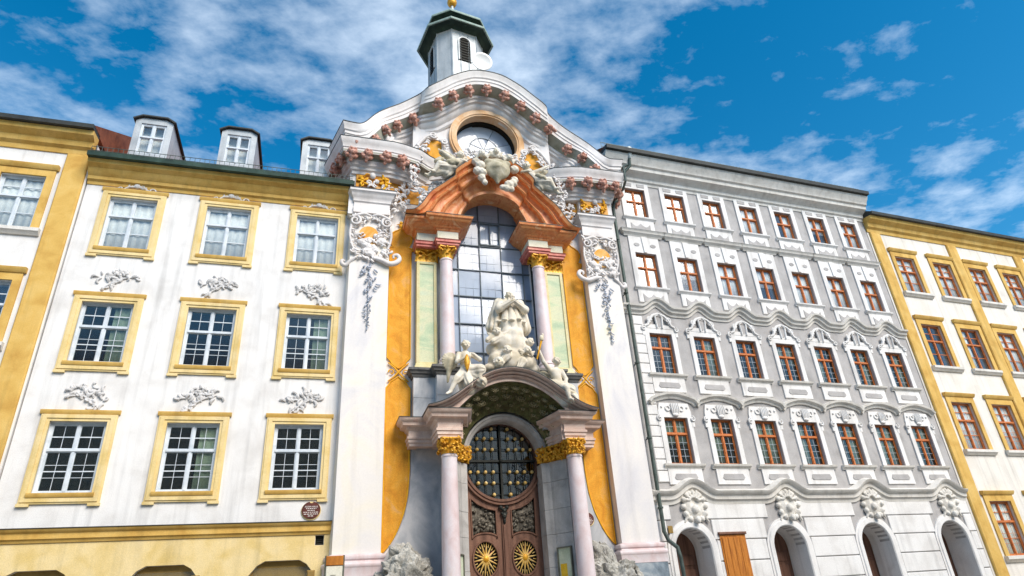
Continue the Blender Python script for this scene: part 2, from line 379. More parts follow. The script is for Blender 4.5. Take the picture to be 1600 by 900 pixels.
def glass(name, tint, gl=.45, rough=.03, wav=.05):
    """window glass: part mirror, part see-through, slightly uneven"""
    m = bpy.data.materials.new(name); m.use_nodes = True; nt = m.node_tree; N, L = nt.nodes, nt.links; N.clear()
    o = N.new('ShaderNodeOutputMaterial'); mx = N.new('ShaderNodeMixShader'); t = N.new('ShaderNodeBsdfTransparent'); g = N.new('ShaderNodeBsdfGlossy')
    t.inputs[0].default_value = lin(tint); g.inputs['Roughness'].default_value = rough; g.inputs['Color'].default_value = (.93, .96, 1, 1)
    ge = N.new('ShaderNodeNewGeometry'); f = N.new('ShaderNodeTexNoise'); f.inputs['Scale'].default_value = 2.2; L.new(ge.outputs['Position'], f.inputs['Vector'])
    bp = N.new('ShaderNodeBump'); bp.inputs['Strength'].default_value = wav; bp.inputs['Distance'].default_value = .1; L.new(f.outputs['Fac'], bp.inputs['Height']); L.new(bp.outputs[0], g.inputs['Normal'])
    mx.inputs[0].default_value = gl; L.new(t.outputs[0], mx.inputs[1]); L.new(g.outputs[0], mx.inputs[2]); L.new(mx.outputs[0], o.inputs[0]); MT[name] = m; return m
pmat('white_stucco', [(.3, 'd6d0cd'), (.5, 'e6e1de'), (.75, 'ece9e6')], 1.1, 6, .6, .85, .08, 60, streak=.18, fine=.06)
pmat('trim_white', [(.3, 'd3ccc6'), (.5, 'e4deda'), (.75, 'ebe7e3')], 1.6, 6, .3, .8, .05, 50, streak=.14, fine=.05)
pmat('marbled_white', [(.25, 'cbcacf'), (.40, 'dddad9'), (.5, 'e8e3dd'), (.62, 'ebe4d5'), (.75, 'e8d8ac')], .55, 7, 1.6, .6, .05, 30, aniso=(1, 1, .55), fine=.04, streak=.10)
pmat('grey_marble', [(.25, '8d9298'), (.42, 'abaeb2'), (.55, 'c3c3c4'), (.75, 'd2d0cf')], .9, 8, 2.2, .5, .05, 30, aniso=(1, 1, .5), fine=.05)
pmat('blue_marble', [(.3, '5c6a74'), (.5, '8b98a2'), (.7, 'b8bfc2')], 1.2, 8, 2.2, .4, .04, 30)
pmat('orange_panel', [(.25, 'cb8526'), (.42, 'dc982c'), (.55, 'e4a436'), (.75, 'dda866')], 1.7, 8, 1.4, .75, .12, 35, fine=.16, streak=.18)
pmat('orange_rim', [(.3, 'd99512'), (.7, 'ecb52a')], 3, 4, .4, .6, .1, 40)
pmat('frieze_orange', [(.3, 'd98a1c'), (.5, 'e6a647'), (.75, 'ecc48c')], 1.6, 6, 1.2, .75, .15, 30)
pmat('red_marble', [(.22, 'b4532a'), (.36, 'd2753e'), (.47, 'e69e62'), (.56, 'd97e44'), (.66, 'eeb884'), (.82, 'f3d6b2')], 1.0, 7, 2.8, .42, .06, 25, aniso=(1, 1, .8), spec=.45, rot=(0, .6, 0))
pmat('red_band', [(.3, 'b8564a'), (.5, 'd27a6c'), (.75, 'e0a084')], 2.5, 6, 1.6, .5, .08, 30)
pmat('pale_green', [(.3, 'd0cfb2'), (.5, 'dfdcc4'), (.75, 'e6e1cd')], 1.3, 6, 1.2, .6, .06, 30)
pmat('green_marble', [(.3, 'a8bd9c'), (.45, 'bccaa6'), (.55, 'cfd0ac'), (.7, 'c3cdb0')], 1.0, 6, 1.8, .5, .04, 30, aniso=(.5, .5, 1.5))
pmat('cream_frame', [(.3, 'cfc288'), (.6, 'ddd2a4')], 2, 5, .5, .6, .08, 30)
pmat('pink_column', [(.25, 'cfb4b0'), (.45, 'dcc9c8'), (.6, 'e2d7d8'), (.8, 'd6bfae')], 1.3, 8, 1.8, .45, .04, 30, aniso=(1, 1, .5), fine=.05)
pmat('pink_stone', [(.25, 'bda294'), (.45, 'd0b5a6'), (.6, 'dcc6b7'), (.8, 'd4a094')], 1.6, 7, 1.6, .6, .1, 35)
pmat('jamb_stone', [(.25, '9a9793'), (.5, 'b4b1ad'), (.75, 'c6c3bf')], 2.4, 8, .8, .7, .2, 45, streak=.2)
pmat('coffer', [(.25, '35341c'), (.42, '554f30'), (.55, '5f6339'), (.7, '8a7858')], 6, 6, .6, .7, .4, 25)
pmat('coffer_flower', [(.3, '8d8262'), (.6, 'b8ac88')], 6, 4, .4, .7, .2, 40)
pmat('gold', [(.3, 'b97a10'), (.5, 'dda01c'), (.75, 'f0c04a')], 9, 5, .6, .42, .3, 50, metallic=.25, spec=.6)
pmat('pale_gold', [(.3, 'd9ac48'), (.6, 'eed08a')], 9, 4, .4, .4, .1, 50, spec=.6)
pmat('statue_stone', [(.25, 'c0b498'), (.45, 'dcd1bc'), (.6, 'e7dfd0'), (.8, 'd6c596')], 2.6, 7, .5, .8, .06, 50, streak=.22, fine=.06)
pmat('old_stone', [(.3, '9d947a'), (.5, 'bcb298'), (.75, 'd6cdb8')], 4, 6, .5, .85, .12, 50)
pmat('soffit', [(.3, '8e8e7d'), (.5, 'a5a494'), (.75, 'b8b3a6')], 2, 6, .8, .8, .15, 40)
pmat('terracotta', [(.3, 'a8705a'), (.5, 'c49280'), (.75, 'd8b6a6')], 8, 5, .6, .8, .3, 50)
pmat('ring_peach', [(.25, 'cf9a62'), (.45, 'dfb384'), (.6, 'e6c5a0'), (.8, 'd69a72')], 1.7, 6, 1.4, .6, .08, 30)
pmat('rock', [(.28, '77746c'), (.42, 'a5a299'), (.6, 'c2bfb6'), (.8, 'dad7ce')], 3.5, 9, .5, .9, .6, 25, fine=.3)
pmat('wood_door', [(.3, '5e4133'), (.5, '765444'), (.75, '8c6854')], 3, 7, .6, .55, .2, 30, aniso=(3, 3, .25))
pmat('bronze', [(.3, '2e2a25'), (.5, '5c564c'), (.75, '8d8678')], 14, 4, .3, .45, .3, 60, metallic=.35)
pmat('iron', [(.3, '20221f'), (.7, '3a3c38')], 6, 3, 0, .5, .1, 40, metallic=.3)
pmat('dark_stone', [(.3, '4e4e4c'), (.5, '676664'), (.75, '82807c')], 3, 6, .5, .7, .12, 40)
pmat('lead', [(.3, '2b2f30'), (.7, '454a4b')], 4, 3, 0, .5, .1, 40, metallic=.4)
pmat('black_interior', [(.3, '14130f'), (.7, '221f19')], 2, 3, 0, .9, 0, 20)  # darkness of unlit rooms and hollows put into the colour
pmat('curtain', [(.3, 'dcdfe0'), (.7, 'f2f2f0')], 4, 4, .3, .9, .2, 20, aniso=(4, 4, .3))
pmat('tower_metal', [(.3, 'a2a9ad'), (.5, 'b9bfc2'), (.75, 'cacdce')], 1.2, 6, .3, .5, .06, 20, streak=.2, metallic=.15)
pmat('green_copper', [(.3, '22352f'), (.5, '2f463d'), (.75, '41594e')], 2.5, 6, .4, .6, .1, 30)
pmat('green_edge', [(.3, '8aa399'), (.7, 'aebfb6')], 4, 4, .3, .6, .1, 30)
pmat('roof_dark', [(.3, '2a2c2b'), (.6, '3d403e')], 3, 5, .3, .6, .15, 20)
pmat('roof_red', [(.3, '6d3d2e'), (.6, '93583f')], 3, 6, .3, .85, .4, 14)
pmat('grey_wall', [(.3, 'a09d9b'), (.5, 'b2afad'), (.75, 'bfbcba')], 1.6, 6, .4, .9, .35, 60, streak=.12)
pmat('house_white', [(.3, 'd9d6d2'), (.5, 'e8e6e3'), (.75, 'eeedeb')], 1.4, 6, .3, .85, .15, 50, streak=.22)
pmat('house_cream', [(.3, 'dcd6cb'), (.5, 'e6e1d8'), (.75, 'ece8e1')], 1.2, 6, .3, .85, .15, 50, streak=.22)
pmat('ledge_stone', [(.3, 'cfcac1'), (.5, 'dedad2'), (.75, 'e6e3dc')], 2.4, 6, .3, .8, .2, 45, streak=.2)
pmat('window_brown', [(.3, 'b2622f'), (.6, 'd07d45')], 8, 4, .2, .5, .1, 40)
pmat('window_white', [(.3, 'c2ccd4'), (.6, 'd9e0e6')], 4, 4, .2, .5, .06, 40)
pmat('pale_lead', [(.3, 'a9b4c0'), (.6, 'b9c3cd')], 4, 3, 0, .5, 0, 40)
pmat('lead_bar', [(.3, 'a3adb6'), (.6, 'b8c1c9')], 4, 3, 0, .5, 0, 40)
pmat('dark_lead_bar', [(.3, '5c656b'), (.6, '737d84')], 4, 3, 0, .5, 0, 40)
pmat('ochre', [(.3, 'c79b4c'), (.5, 'd8b05e'), (.75, 'e2bf74')], 1.8, 6, .4, .8, .15, 45, streak=.2)
pmat('ochre_pale', [(.3, 'dcc07a'), (.5, 'e8d096'), (.75, 'eed9a8')], 1.6, 6, .4, .8, .15, 45, streak=.2)
pmat('ochre_dark', [(.3, '8f7440'), (.6, 'ab8c50')], 2.2, 6, .4, .8, .15, 45)
pmat('grey_stucco_relief', [(.3, 'c4c2c0'), (.6, 'd8d6d4')], 5, 4, .3, .85, .2, 50)
pmat('blue_grey_relief', [(.3, '8d97a6'), (.6, 'b9bec8')], 5, 4, .3, .85, .2, 50)
pmat('plaque_brown', [(.3, '4d2620'), (.6, '6b3a32')], 4, 4, .3, .45, .1, 40)
pmat('plaque_text', [(.3, 'e2d8d0'), (.6, 'efe8e2')], 6, 3, 0, .7, 0, 40)
pmat('board_wood', [(.3, '9c5a1c'), (.6, 'c67d2e')], 3, 6, .4, .6, .2, 30, aniso=(6, 6, .6))
pmat('board_cream', [(.3, 'e0dac2'), (.6, 'ece7d4')], 3, 4, .3, .7, .05, 30)
pmat('poster_green', [(.3, 'b8c2a4'), (.6, 'd4dac0')], 3, 4, .3, .5, .05, 30)
pmat('poster_yellow', [(.3, 'e3ae1c'), (.6, 'f2c63a')], 5, 4, .3, .5, .05, 30)
pmat('case_metal', [(.3, '57594f'), (.6, '74766a')], 5, 4, .2, .45, .05, 40, metallic=.4)
pmat('dish_white', [(.3, 'f0eeea'), (.6, 'f7f6f4')], 3, 3, 0, .4, 0, 40)
pmat('pipe_metal', [(.3, '3a4440'), (.6, '54605a')], 4, 5, .3, .5, .1, 40, metallic=.3)
pmat('pipe_light', [(.3, '9aa3a3'), (.6, 'b8c0c0')], 4, 5, .3, .5, .1, 40, metallic=.2)
pmat('asphalt', [(.3, '88847f'), (.6, 'a19d97')], 3, 8, .2, .95, .5, 60)
pmat('paving', [(.3, '7c7873'), (.5, '8f8b85'), (.75, 'a09c95')], 2.5, 7, .2, .9, .4, 40)
pmat('joint', [(.3, '55524d'), (.6, '66625c')], 4, 6, .2, .95, .4, 40)
def leaded(name, c0, c1):
    """old cathedral glass: opaque, glossy, sky reflection put into its pale colour; every pane its own tone"""
    m = bpy.data.materials.new(name); m.use_nodes = True; N, L = m.node_tree.nodes, m.node_tree.links; b = N['Principled BSDF']
    oi = N.new('ShaderNodeObjectInfo'); g = N.new('ShaderNodeNewGeometry'); n = N.new('ShaderNodeTexNoise'); n.inputs['Scale'].default_value = 1.6; n.inputs['Detail'].default_value = 3; L.new(g.outputs['Position'], n.inputs['Vector'])
    a = N.new('ShaderNodeMath'); a.operation = 'MULTIPLY_ADD'; a.inputs[1].default_value = .6; L.new(oi.outputs['Random'], a.inputs[0])
    a2 = N.new('ShaderNodeMath'); a2.operation = 'MULTIPLY'; a2.inputs[1].default_value = .5; L.new(n.outputs['Fac'], a2.inputs[0]); L.new(a2.outputs[0], a.inputs[2])
    r = N.new('ShaderNodeValToRGB'); e = r.color_ramp.elements; e[0].color = lin(c0); e[1].color = lin(c1); e[0].position = .15; e[1].position = .85; L.new(a.outputs[0], r.inputs[0]); L.new(r.outputs[0], b.inputs['Base Color'])
    b.inputs['Roughness'].default_value = .08; b.inputs['Specular IOR Level'].default_value = .4; b.inputs['Coat Weight'].default_value = .05; b.inputs['Coat Roughness'].default_value = .05
    bp = N.new('ShaderNodeBump'); bp.inputs['Strength'].default_value = .1; bp.inputs['Distance'].default_value = .1; L.new(n.outputs['Fac'], bp.inputs['Height']); L.new(bp.outputs[0], b.inputs['Coat Normal']); MT[name] = m
leaded('church_glass', '8391a6', 'c3cedc')  # blue-grey tones carry the sky mirrored in the panes
glass('house_glass', 'f8faf9', .08, .16, .02)
glass('lower_glass', 'd4dcd4', .07, .16, .02)
glass('dark_glass', 'c4cdc4', .22, .03, .1)
pmat('window_backing', [(.3, '8e9bb0'), (.5, 'a6b2c4'), (.75, 'bcc5d2')], .9, 4, .4, .8, .0, 20)

# ================================================================ ground
g = MB(); g.box(-150, 150, -150, 150, -.6, 0); structure('street', g, MT['asphalt'])
def sidewalk(y0, y1, name):
    m = MB(); m.box(-60, 60, y0, y1, -.02, .10); b = structure(name, m, MT['joint'])
    k = MB(); k.box(-60, 60, y0-.18 if y0 > -10 else y1, y0 if y0 > -10 else y1+.18, -.02, .125); part('kerb', k, MT['paving'], b)
    slab = MB().cbox(0, .98, 0, .58, 0, .03, .01).mesh('slab'); slab.materials.append(MT['paving'])
    for i in range(24):
        for j in range(4): inst('slab', slab, b, (-12+i*1.0+.01, y0+.1+j*.6, .09))
sidewalk(-4.6, -1.6, 'pavement')
# ================================================================ church
X0 = 0.08
church = root('church', (0, 0, 0), 'white and orange baroque church front with curved gable, red pediment and turret', 'church')
def CH(name, mb, mat, parent=None, **k): return part(name, mb, MT[mat], parent or church, **k)
def CH2(name, mb, mat, **k):
    a = CH(name, mb, mat, **k); b = CH(name, mb.mir(0), mat, **k); return a, b      # right one, then its mirror image

WZ0, WZS, WR = 8.15, 13.72, 1.36
win_hole = [(X0-WR, WZ0), (X0+WR, WZ0)] + arc(X0, WZS, WR, 0, 180, 20)
wall = MB()
wall.prism([(-3.4, 0), (X0-1.22, 0)] + arc(X0, 5.66, 1.22, 180, 0, 18) + [(X0+1.22, 0), (3.4, 0), (3.4, 15.2), (-3.4, 15.2)], 0, .55, [win_hole])
CH('facade_wall', wall, 'white_stucco')
body = MB(); body.box(-4.3, -3.9, 1.6, 22, 0, 15.6); body.box(3.9, 4.3, 1.6, 22, 0, 15.6); body.box(-3.9, 3.9, 21.6, 22, 0, 15.6); body.box(-3.9, 3.9, 1.6, 21.6, 0, .2)
body.box(-4.3, -3.4, 1.0, 1.6, 0, 15.6); body.box(3.4, 4.3, 1.0, 1.6, 0, 15.6)
body.box(-3.9, 3.9, 1.6, 21.6, 15.7, 15.9)
CH('nave_wall', body, 'white_stucco')
# ---- marbled wall beside the portal, pedestals
pw = MB(); pw.prism([(1.3, 0), (3.33, 0), (3.33, 3.05), (3.12, 3.36), (2.93, 3.68), (2.74, 4.15), (2.62, 4.68), (2.57, 5.3), (2.57, 6.0), (1.3, 6.0)], -.06, 0.0)
CH2('portal_wall', pw, 'grey_marble')
ped = MB(); ped.plan([(1.2, 0), (1.2, -.66), (1.93, -.66), (1.93, -.34), (2.56, -.34), (2.56, 0)], [(0, 7.36), (0, 7.98), (-.3, 7.98), (-.3, 7.36)])
ped.plan([(1.2, 0), (1.2, -.66), (1.93, -.66), (1.93, -.34), (2.56, -.34), (2.56, 0)], [(0, 6.4), (0, 7.345), (-.3, 7.345), (-.3, 6.4)])
pb = MB(); pb.box(1.21, 1.92, -.65, .0, 6.4, 7.97); pb.box(1.9, 2.55, -.33, 0, 6.4, 7.97); ped.join(pb)
CH2('pedestal', ped, 'grey_marble')
pc = MB(); pc.plan([(1.2, 0), (1.2, -.66), (1.93, -.66), (1.93, -.34), (2.56, -.34), (2.56, 0)], [(-.3, 7.98), (.03, 7.98), (.05, 8.04), (.10, 8.07), (.12, 8.13), (.16, 8.16), (.16, 8.23), (-.3, 8.25)])
CH2('pedestal_cornice', pc, 'dark_stone', label='dark grey moulded cornice on the pedestal')
# ---- large pilasters
PP = [(3.36, .05), (3.36, -.35), (4.56, -.35), (4.86, .9)]
sh = MB(); sh.zprism([(3.36, 0.0), (3.36, -.35), (4.56, -.35), (4.86, 1.2), (3.36, 1.2)], 3.24, 13.6); CH2('pilaster', sh, 'marbled_white')
pl = MB(); pl.zprism([(3.3, 0.0), (3.3, -.47), (4.64, -.47), (4.96, 1.2), (3.3, 1.2)], 0, 2.72); CH2('plinth', pl, 'blue_marble', label='blue grey marble plinth of the pilaster')
pb = MB(); pb.plan(PP, [(-.2, 2.72), (.13, 2.72), (.13, 2.92), (.14, 2.94), (.16, 2.97), (.16, 3.02), (.14, 3.05), (.08, 3.07), (.07, 3.10), (.11, 3.13), (.12, 3.17), (.11, 3.21), (.05, 3.235), (.0, 3.26), (-.2, 3.26)])
CH2('pilaster_base', pb, 'pink_column', label='pink marble base moulding of the pilaster')
# ---- orange panels with raised rims
def rim(mb, pts, r, y, closed=True):
    P = [(p[0], y, p[1]) for p in pts]
    if closed: P = P+[P[0]]
    mb.tube(P, r, 6, cap=not closed, flat=1)
xc = 2.965
up_h = [(0, 8.33), (.1, 8.40), (.19, 8.47), (.25, 8.58), (.335, 8.66), (.335, 12.33), (.43, 12.40), (.40, 12.46), (.25, 12.50), (.30, 12.60), (.355, 12.74), (.36, 12.86), (.31, 12.98), (.19, 13.09), (.09, 13.14), (0, 13.24)]
up_p = [(xc+x, z) for x, z in up_h] + [(xc-x, z) for x, z in reversed(up_h[1:-1])]
lo_p = [(xc, 8.08), (xc+.1, 8.0), (xc+.22, 7.92), (xc+.27, 7.82), (xc+.345, 7.72), (xc+.345, 3.25)] + smooth_curve([(3.31, 3.25), (3.1, 3.5), (2.93, 3.8), (2.76, 4.25), (2.66, 4.75), (2.62, 5.35)], 3)[1:] + [(2.62, 7.72), (xc-.27, 7.82), (xc-.22, 7.92), (xc-.1, 8.0)]
for pts, ztxt in ((up_p, 'upper'), (lo_p, 'lower')):
    m = MB(); m.prism(pts, -.035, 0.0); a, b = CH2('orange_panel', m, 'orange_panel')
    rm = MB(); rim(rm, pts, .026, -.04); r2 = rm.mir(0)
    part('rim', rm, MT['orange_rim'], a); part('rim', r2, MT['orange_rim'], b)
for s in (-1, 1):
    kn = MB(); kn.tube([(xc+s*.30, -.05, 8.50), (xc+s*.12, -.07, 8.34), (xc, -.08+.01*s, 8.2), (xc-s*.12, -.07, 8.06), (xc-s*.30, -.05, 7.92)], [.02, .03, .035, .03, .02], 6); CH2('panel_ribbon', kn, 'orange_rim')
    kn = MB(); kn.tube(spiral((xc+s*.2, 8.2), .1, .03, .9, 0 if s > 0 else math.pi, 10, -.06, 0, s), .02, 5); CH2('panel_scroll', kn, 'orange_rim')
    kn = MB(); kn.tube(spiral((xc+s*.40, 12.45), .08, .02, 1.1, math.pi/2, 10, -.05, 0, -s), .022, 5); CH2('panel_scroll', kn, 'orange_rim')
kn = MB()
for z, r in ((13.30, .07), (13.42, .06)): kn.ball((xc, -.06, z), (r, .04, r))
for s in (-1, 1): kn.tube([(xc, -.05, 13.28), (xc+s*.08, -.06, 13.36), (xc+s*.15, -.05, 13.33)], [.03, .025, .01], 5)
CH2('panel_finial', kn, 'orange_rim')
# ---- tall arched window
gy = .14
cols = [-WR, -1.12, -.375, .375, 1.12, WR]; rows = [8.05, 9.0, 9.98, 10.96, 11.94, 12.9, 13.88, 14.86, 15.2]
def arch_top(x): return WZS+math.sqrt(max(WR*WR-x*x, 0)) if abs(x) < WR else WZS
fr = MB()
for c in cols[1:-1]: fr.box(X0+c-.013, X0+c+.013, gy-.05, gy+.02, WZ0-.05, arch_top(c))
for z in rows[1:-1]:
    hw = WR if z < WZS else math.sqrt(max(WR*WR-(z-WZS)**2, 0.01)); fr.box(X0-hw, X0+hw, gy-.06, gy+.02, z-.014, z+.014)
fr.elev([(p[0], gy+.02, p[1]) for p in reversed(arc(X0, WZS, WR-.03, 0, 180, 20))], [(0, -.05), (.07, -.05), (.07, .06), (0, .06)])
fr.box(X0-.375+.03, X0+.375-.03, gy-.09, gy-.03, 12.93, 12.98); fr.box(X0-.375+.03, X0+.375-.03, gy-.09, gy-.03, 13.80, 13.85)
for c in (-.36, 0, .33): fr.box(X0+c, X0+c+.03, gy-.09, gy-.03, 12.95, 13.83)
awin = CH('arched_window', fr, 'dark_lead_bar', label='tall arched leaded window between the columns')
ld = MB(); rnd = random.Random(3)
for ci in range(5):
    for ri in range(8):
        x0, x1 = cols[ci], cols[ci+1]; z0, z1 = rows[ri], rows[ri+1]
        xs = [x0+(x1-x0)*k/6 for k in range(7)]; tops = [min(z1, arch_top(x)) for x in xs]
        if max(tops) < z0+.06: continue
        keep = [(x, t) for x, t in zip(xs, tops) if t > z0+.01]
        poly = [(keep[0][0], z0), (keep[-1][0], z0)]+[(x, t) for x, t in reversed(keep)]
        a, b, cx, cz = rnd.uniform(-.03, .03), rnd.uniform(-.035, .03), (x0+x1)/2, (z0+z1)/2
        m = MB(); m.prism([(X0+p[0], p[1]) for p in poly], gy, gy+.012)
        m = m.xf(lambda p: (p[0], p[1]+a*(p[0]-X0-cx)+b*(p[2]-cz), p[2]))
        part('pane', m, MT['church_glass'], awin, smooth=False)
        if x1-x0 > .5 and ri < 7:
            for k in (1, 2):
                x = x0+(x1-x0)*k/3; t = min(z1, arch_top(x)); ld.box(X0+x-.003, X0+x+.003, gy-.006, gy+.03, z0, t) if t > z0 else None
                z = z0+(z1-z0)*k/3
                if z < WZS+.6: ld.box(X0+x0, X0+x1, gy-.006, gy+.03, z-.003, z+.003)
part('leading', ld, MT['pale_lead'], awin, smooth=False)
lin_ = MB(); lin_.ring((X0, WZS), WR-.0, WR+.16, -.12, -.002, 24, 0, math.pi); lin_.box(X0-WR-.16, X0-WR, -.12, -.002, WZ0, WZS-.002); lin_.box(X0+WR, X0+WR+.16, -.12, -.002, WZ0, WZS-.002)
CH('window_surround', lin_, 'lead', label='surround of the arched window, coloured dark as the shaded gap beside it')  # dark colour stands in for the shadow gap between glass and columns
bk = MB(); bk.box(-3.3, 3.3, 1.45, 1.5, 7.0, 16.2); CH('added_backing', bk, 'window_backing')  # unseen pale sheet added so the glass would not look too dark
# ---- pale green pilasters and pink columns at the window
gp = MB(); gx0, gx1 = 1.84, 2.47
gp.box(gx0, gx1, -.22, 0, 8.25, 11.9)
gp.prism([(gx0, 8.25), (gx1, 8.25), (gx1, 11.9), (gx0, 11.9)], -.28, -.22, [[(gx0+.09, 8.48), (gx1-.09, 8.48), (gx1-.09, 11.82), (gx0+.09, 11.82)]])
gp.plan([(gx0, 0), (gx0, -.28), (gx1, -.28), (gx1, 0)], [(-.1, 8.25), (.05, 8.25), (.05, 8.33), (.03, 8.36), (.03, 8.40), (0, 8.43), (-.1, 8.43)])
a, b = CH2('window_pilaster', gp, 'cream_frame', label='cream framed green marble pilaster beside the window')
m = MB(); m.box(gx0+.085, gx1-.085, -.245, -.21, 8.475, 11.825); part('inlay', m, MT['green_marble'], a); part('inlay', m.mir(0), MT['green_marble'], b)
def column(cx, cy, z0, z1, r0, r1):
    m = MB(); h = .28
    pr = [(r0*1.32, z0), (r0*1.32, z0+h*.3), (r0*1.28, z0+h*.42), (r0*1.12, z0+h*.5), (r0*1.1, z0+h*.6), (r0*1.2, z0+h*.68), (r0*1.2, z0+h*.8), (r0*1.02, z0+h)]
    for k in range(13):
        t = k/12; pr.append((r0+(r1-r0)*t**1.7, z0+h+(z1-z0-h-.08)*t))
    pr += [(r1*1.08, z1-.07), (r1*1.1, z1-.05), (r1*1.08, z1-.03), (r1, z1)]
    return m.lathe(pr, cx, cy, 28)
def leaf(mb, base, ang, h, w, out, th=.018, curl=.3):
    """acanthus leaf: rises along a bell, tip rolls over; base on the bell"""
    ca, sa = math.cos(ang), math.sin(ang); nu, nv = 6, 7; W_ = nu+1
    def pt(u, v, o):
        s = (u-.5)*2; wd = w*(1-.35*v)*(1-.18*abs(math.sin(v*9.5)))*(1 if v < .95 else .6)
        rr = out*(v**2.2)+(curl*h*max(0, v-.72)*1.6 if v > .72 else 0)-.10*w*abs(s)*1.2+o
        z = h*(v if v < .8 else .8+.14*math.sin((v-.8)*math.pi/.4)-(v-.8)*.45)
        return (base[0]+ca*rr-sa*s*wd*.5, base[1]+sa*rr+ca*s*wd*.5, base[2]+z)
    V = [pt(i/nu, j/nv, 0) for j in range(nv+1) for i in range(W_)]+[pt(i/nu, j/nv, -th) for j in range(nv+1) for i in range(W_)]; n = (nv+1)*W_
    F = [(j*W_+i, j*W_+i+1, (j+1)*W_+i+1, (j+1)*W_+i) for j in range(nv) for i in range(nu)]; F += [tuple(n+i for i in reversed(f)) for f in F]
    e = list(range(W_))+[j*W_+nu for j in range(1, nv+1)]+[nv*W_+i for i in reversed(range(nu))]+[j*W_ for j in reversed(range(1, nv))]; m = len(e)
    F += [(e[(i+1) % m], e[i], n+e[i], n+e[(i+1) % m]) for i in range(m)]
    mb.add(V, F)
def capital(cx, cy, z0, h, r, ab, flat=False, hw=None):
    """Corinthian capital; flat = for a pilaster of half width hw"""
    m = MB()
    if not flat:
        m.lathe([(r, z0), (r*.98, z0+h*.3), (r*1.02, z0+h*.6), (r*1.22, z0+h*.88)], cx, cy, 20)
        for tier, (n, zz, hh, ww, oo) in enumerate(((8, 0, .42, .95*r, .20*r), (8, .0, .68, .9*r, .34*r))):
            for k in range(n):
                a = 2*math.pi*(k+.5*tier)/n; leaf(m, (cx+r*1.02*math.cos(a), cy+r*1.02*math.sin(a), z0+h*zz), a, h*hh, ww, oo)
        for k in range(4):
            a = math.pi/4+k*math.pi/2; c, s = math.cos(a), math.sin(a)
            for q in (-1, 1):
                P = []
                for i in range(15):
                    t = i/14
                    if t < .5: rr = r*1.05+(ab*1.25-r*1.05)*(t*2)**1.5; z = z0+h*(.45+.40*(t*2)); of = q*(.35*r*(1-t*2))
                    else:
                        g_ = (t-.5)*2; rad = .11*h*(1-.7*g_); rr = ab*1.25+rad*math.sin(g_*7); z = z0+h*.85-.11*h+rad*math.cos(g_*7); of = 0
                    P.append((cx+c*rr-s*of, cy+s*rr+c*of, z))
                m.tube(P, [.03*h/.45*(.6+.5*min(1, i/6)) for i in range(15)], 5)
        for k in range(4):
            a = k*math.pi/2; m.ball((cx+ab*.98*math.cos(a), cy+ab*.98*math.sin(a), z0+h*.9), .09*h+.01, 6, 4)
        A = []
        for k in range(4):
            a = math.pi/4+k*math.pi/2
            A += [(cx+ab*1.36*math.cos(a-.1), cy+ab*1.36*math.sin(a-.1)), (cx+ab*1.36*math.cos(a+.1), cy+ab*1.36*math.sin(a+.1)), (cx+ab*.93*math.cos(a+math.pi/4), cy+ab*.93*math.sin(a+math.pi/4))]
        m.zprism(A, z0+h*.9, z0+h)
    else:
        m.box(cx-hw, cx+hw, cy, cy+.22, z0, z0+h*.88)
        for tier, (n, hh, ww, oo) in enumerate(((3, .42, .62*hw, .06), (4, .68, .55*hw, .10))):
            for k in range(n): leaf(m, (cx-hw+2*hw*(k+.5)/n if tier == 0 else cx-hw+2*hw*k/(n-1), cy-.005, z0), -math.pi/2, h*hh, ww, oo)
        for q in (-1, 1):
            m.tube(spiral((cx+q*hw*.98, z0+h*.76), .1*h+.03, .02, 1.4, -math.pi/2, 14, cy-.09, -.02, q), .024, 5)
            m.tube([(cx, cy-.03, z0+h*.5), (cx+q*hw*.4, cy-.06, z0+h*.72), (cx+q*hw*.95, cy-.09, z0+h*.88)], [.02, .03, .03], 5)
        m.ball((cx, cy-.1, z0+h*.9), (.06, .05, .06), 6, 4)
        m.prism([(cx-hw*1.2, z0+h*.9), (cx+hw*1.2, z0+h*.9), (cx+hw*1.22, z0+h), (cx-hw*1.22, z0+h)], cy-.13, cy+.2)
    return m
for s in (1, -1):
    part('window_column', column(s*1.56, -.46, 8.25, 11.92, .225, .195), MT['pink_column'], church)
    part('capital', capital(s*1.56, -.46, 11.90, .41, .2, .27), MT['gold'], church, label='gilded Corinthian capital')
    part('capital', capital(s*2.155, -.26, 11.90, .41, .2, .27, True, .30), MT['gold'], church, label='gilded Corinthian capital')
# ---- red pediment over the window
PR = [(1.20, .1), (1.20, -.74), (1.88, -.74), (1.88, -.50), (2.50, -.50), (2.50, 0.0)]
m = MB(); m.plan(PR, [(-.28, 12.31), (.0, 12.31), (.02, 12.33), (.02, 12.39), (.06, 12.41), (.06, 12.48), (.09, 12.51), (-.28, 12.51)]); CH2('red_architrave', m, 'red_band')
m = MB(); m.plan(PR, [(-.28, 12.51), (.0, 12.51), (.0, 12.84), (-.28, 12.84)]); CH2('pale_frieze', m, 'pale_green')
rc = MB(); rc.plan(PR, [(-.28, 12.83), (.02, 12.83), (.05, 12.86), (.06, 12.90), (.13, 12.92), (.16, 12.97), (.27, 13.02), (.34, 13.09), (.36, 13.13), (.41, 13.15), (.43, 13.22), (-.28, 13.24)])
CH2('red_cornice', rc, 'red_marble')
cl = MB(); cl.plan(PR, [(-.27, 13.242), (.44, 13.225), (.44, 13.243), (-.27, 13.262)]); CH2('lead_flashing', cl, 'lead')
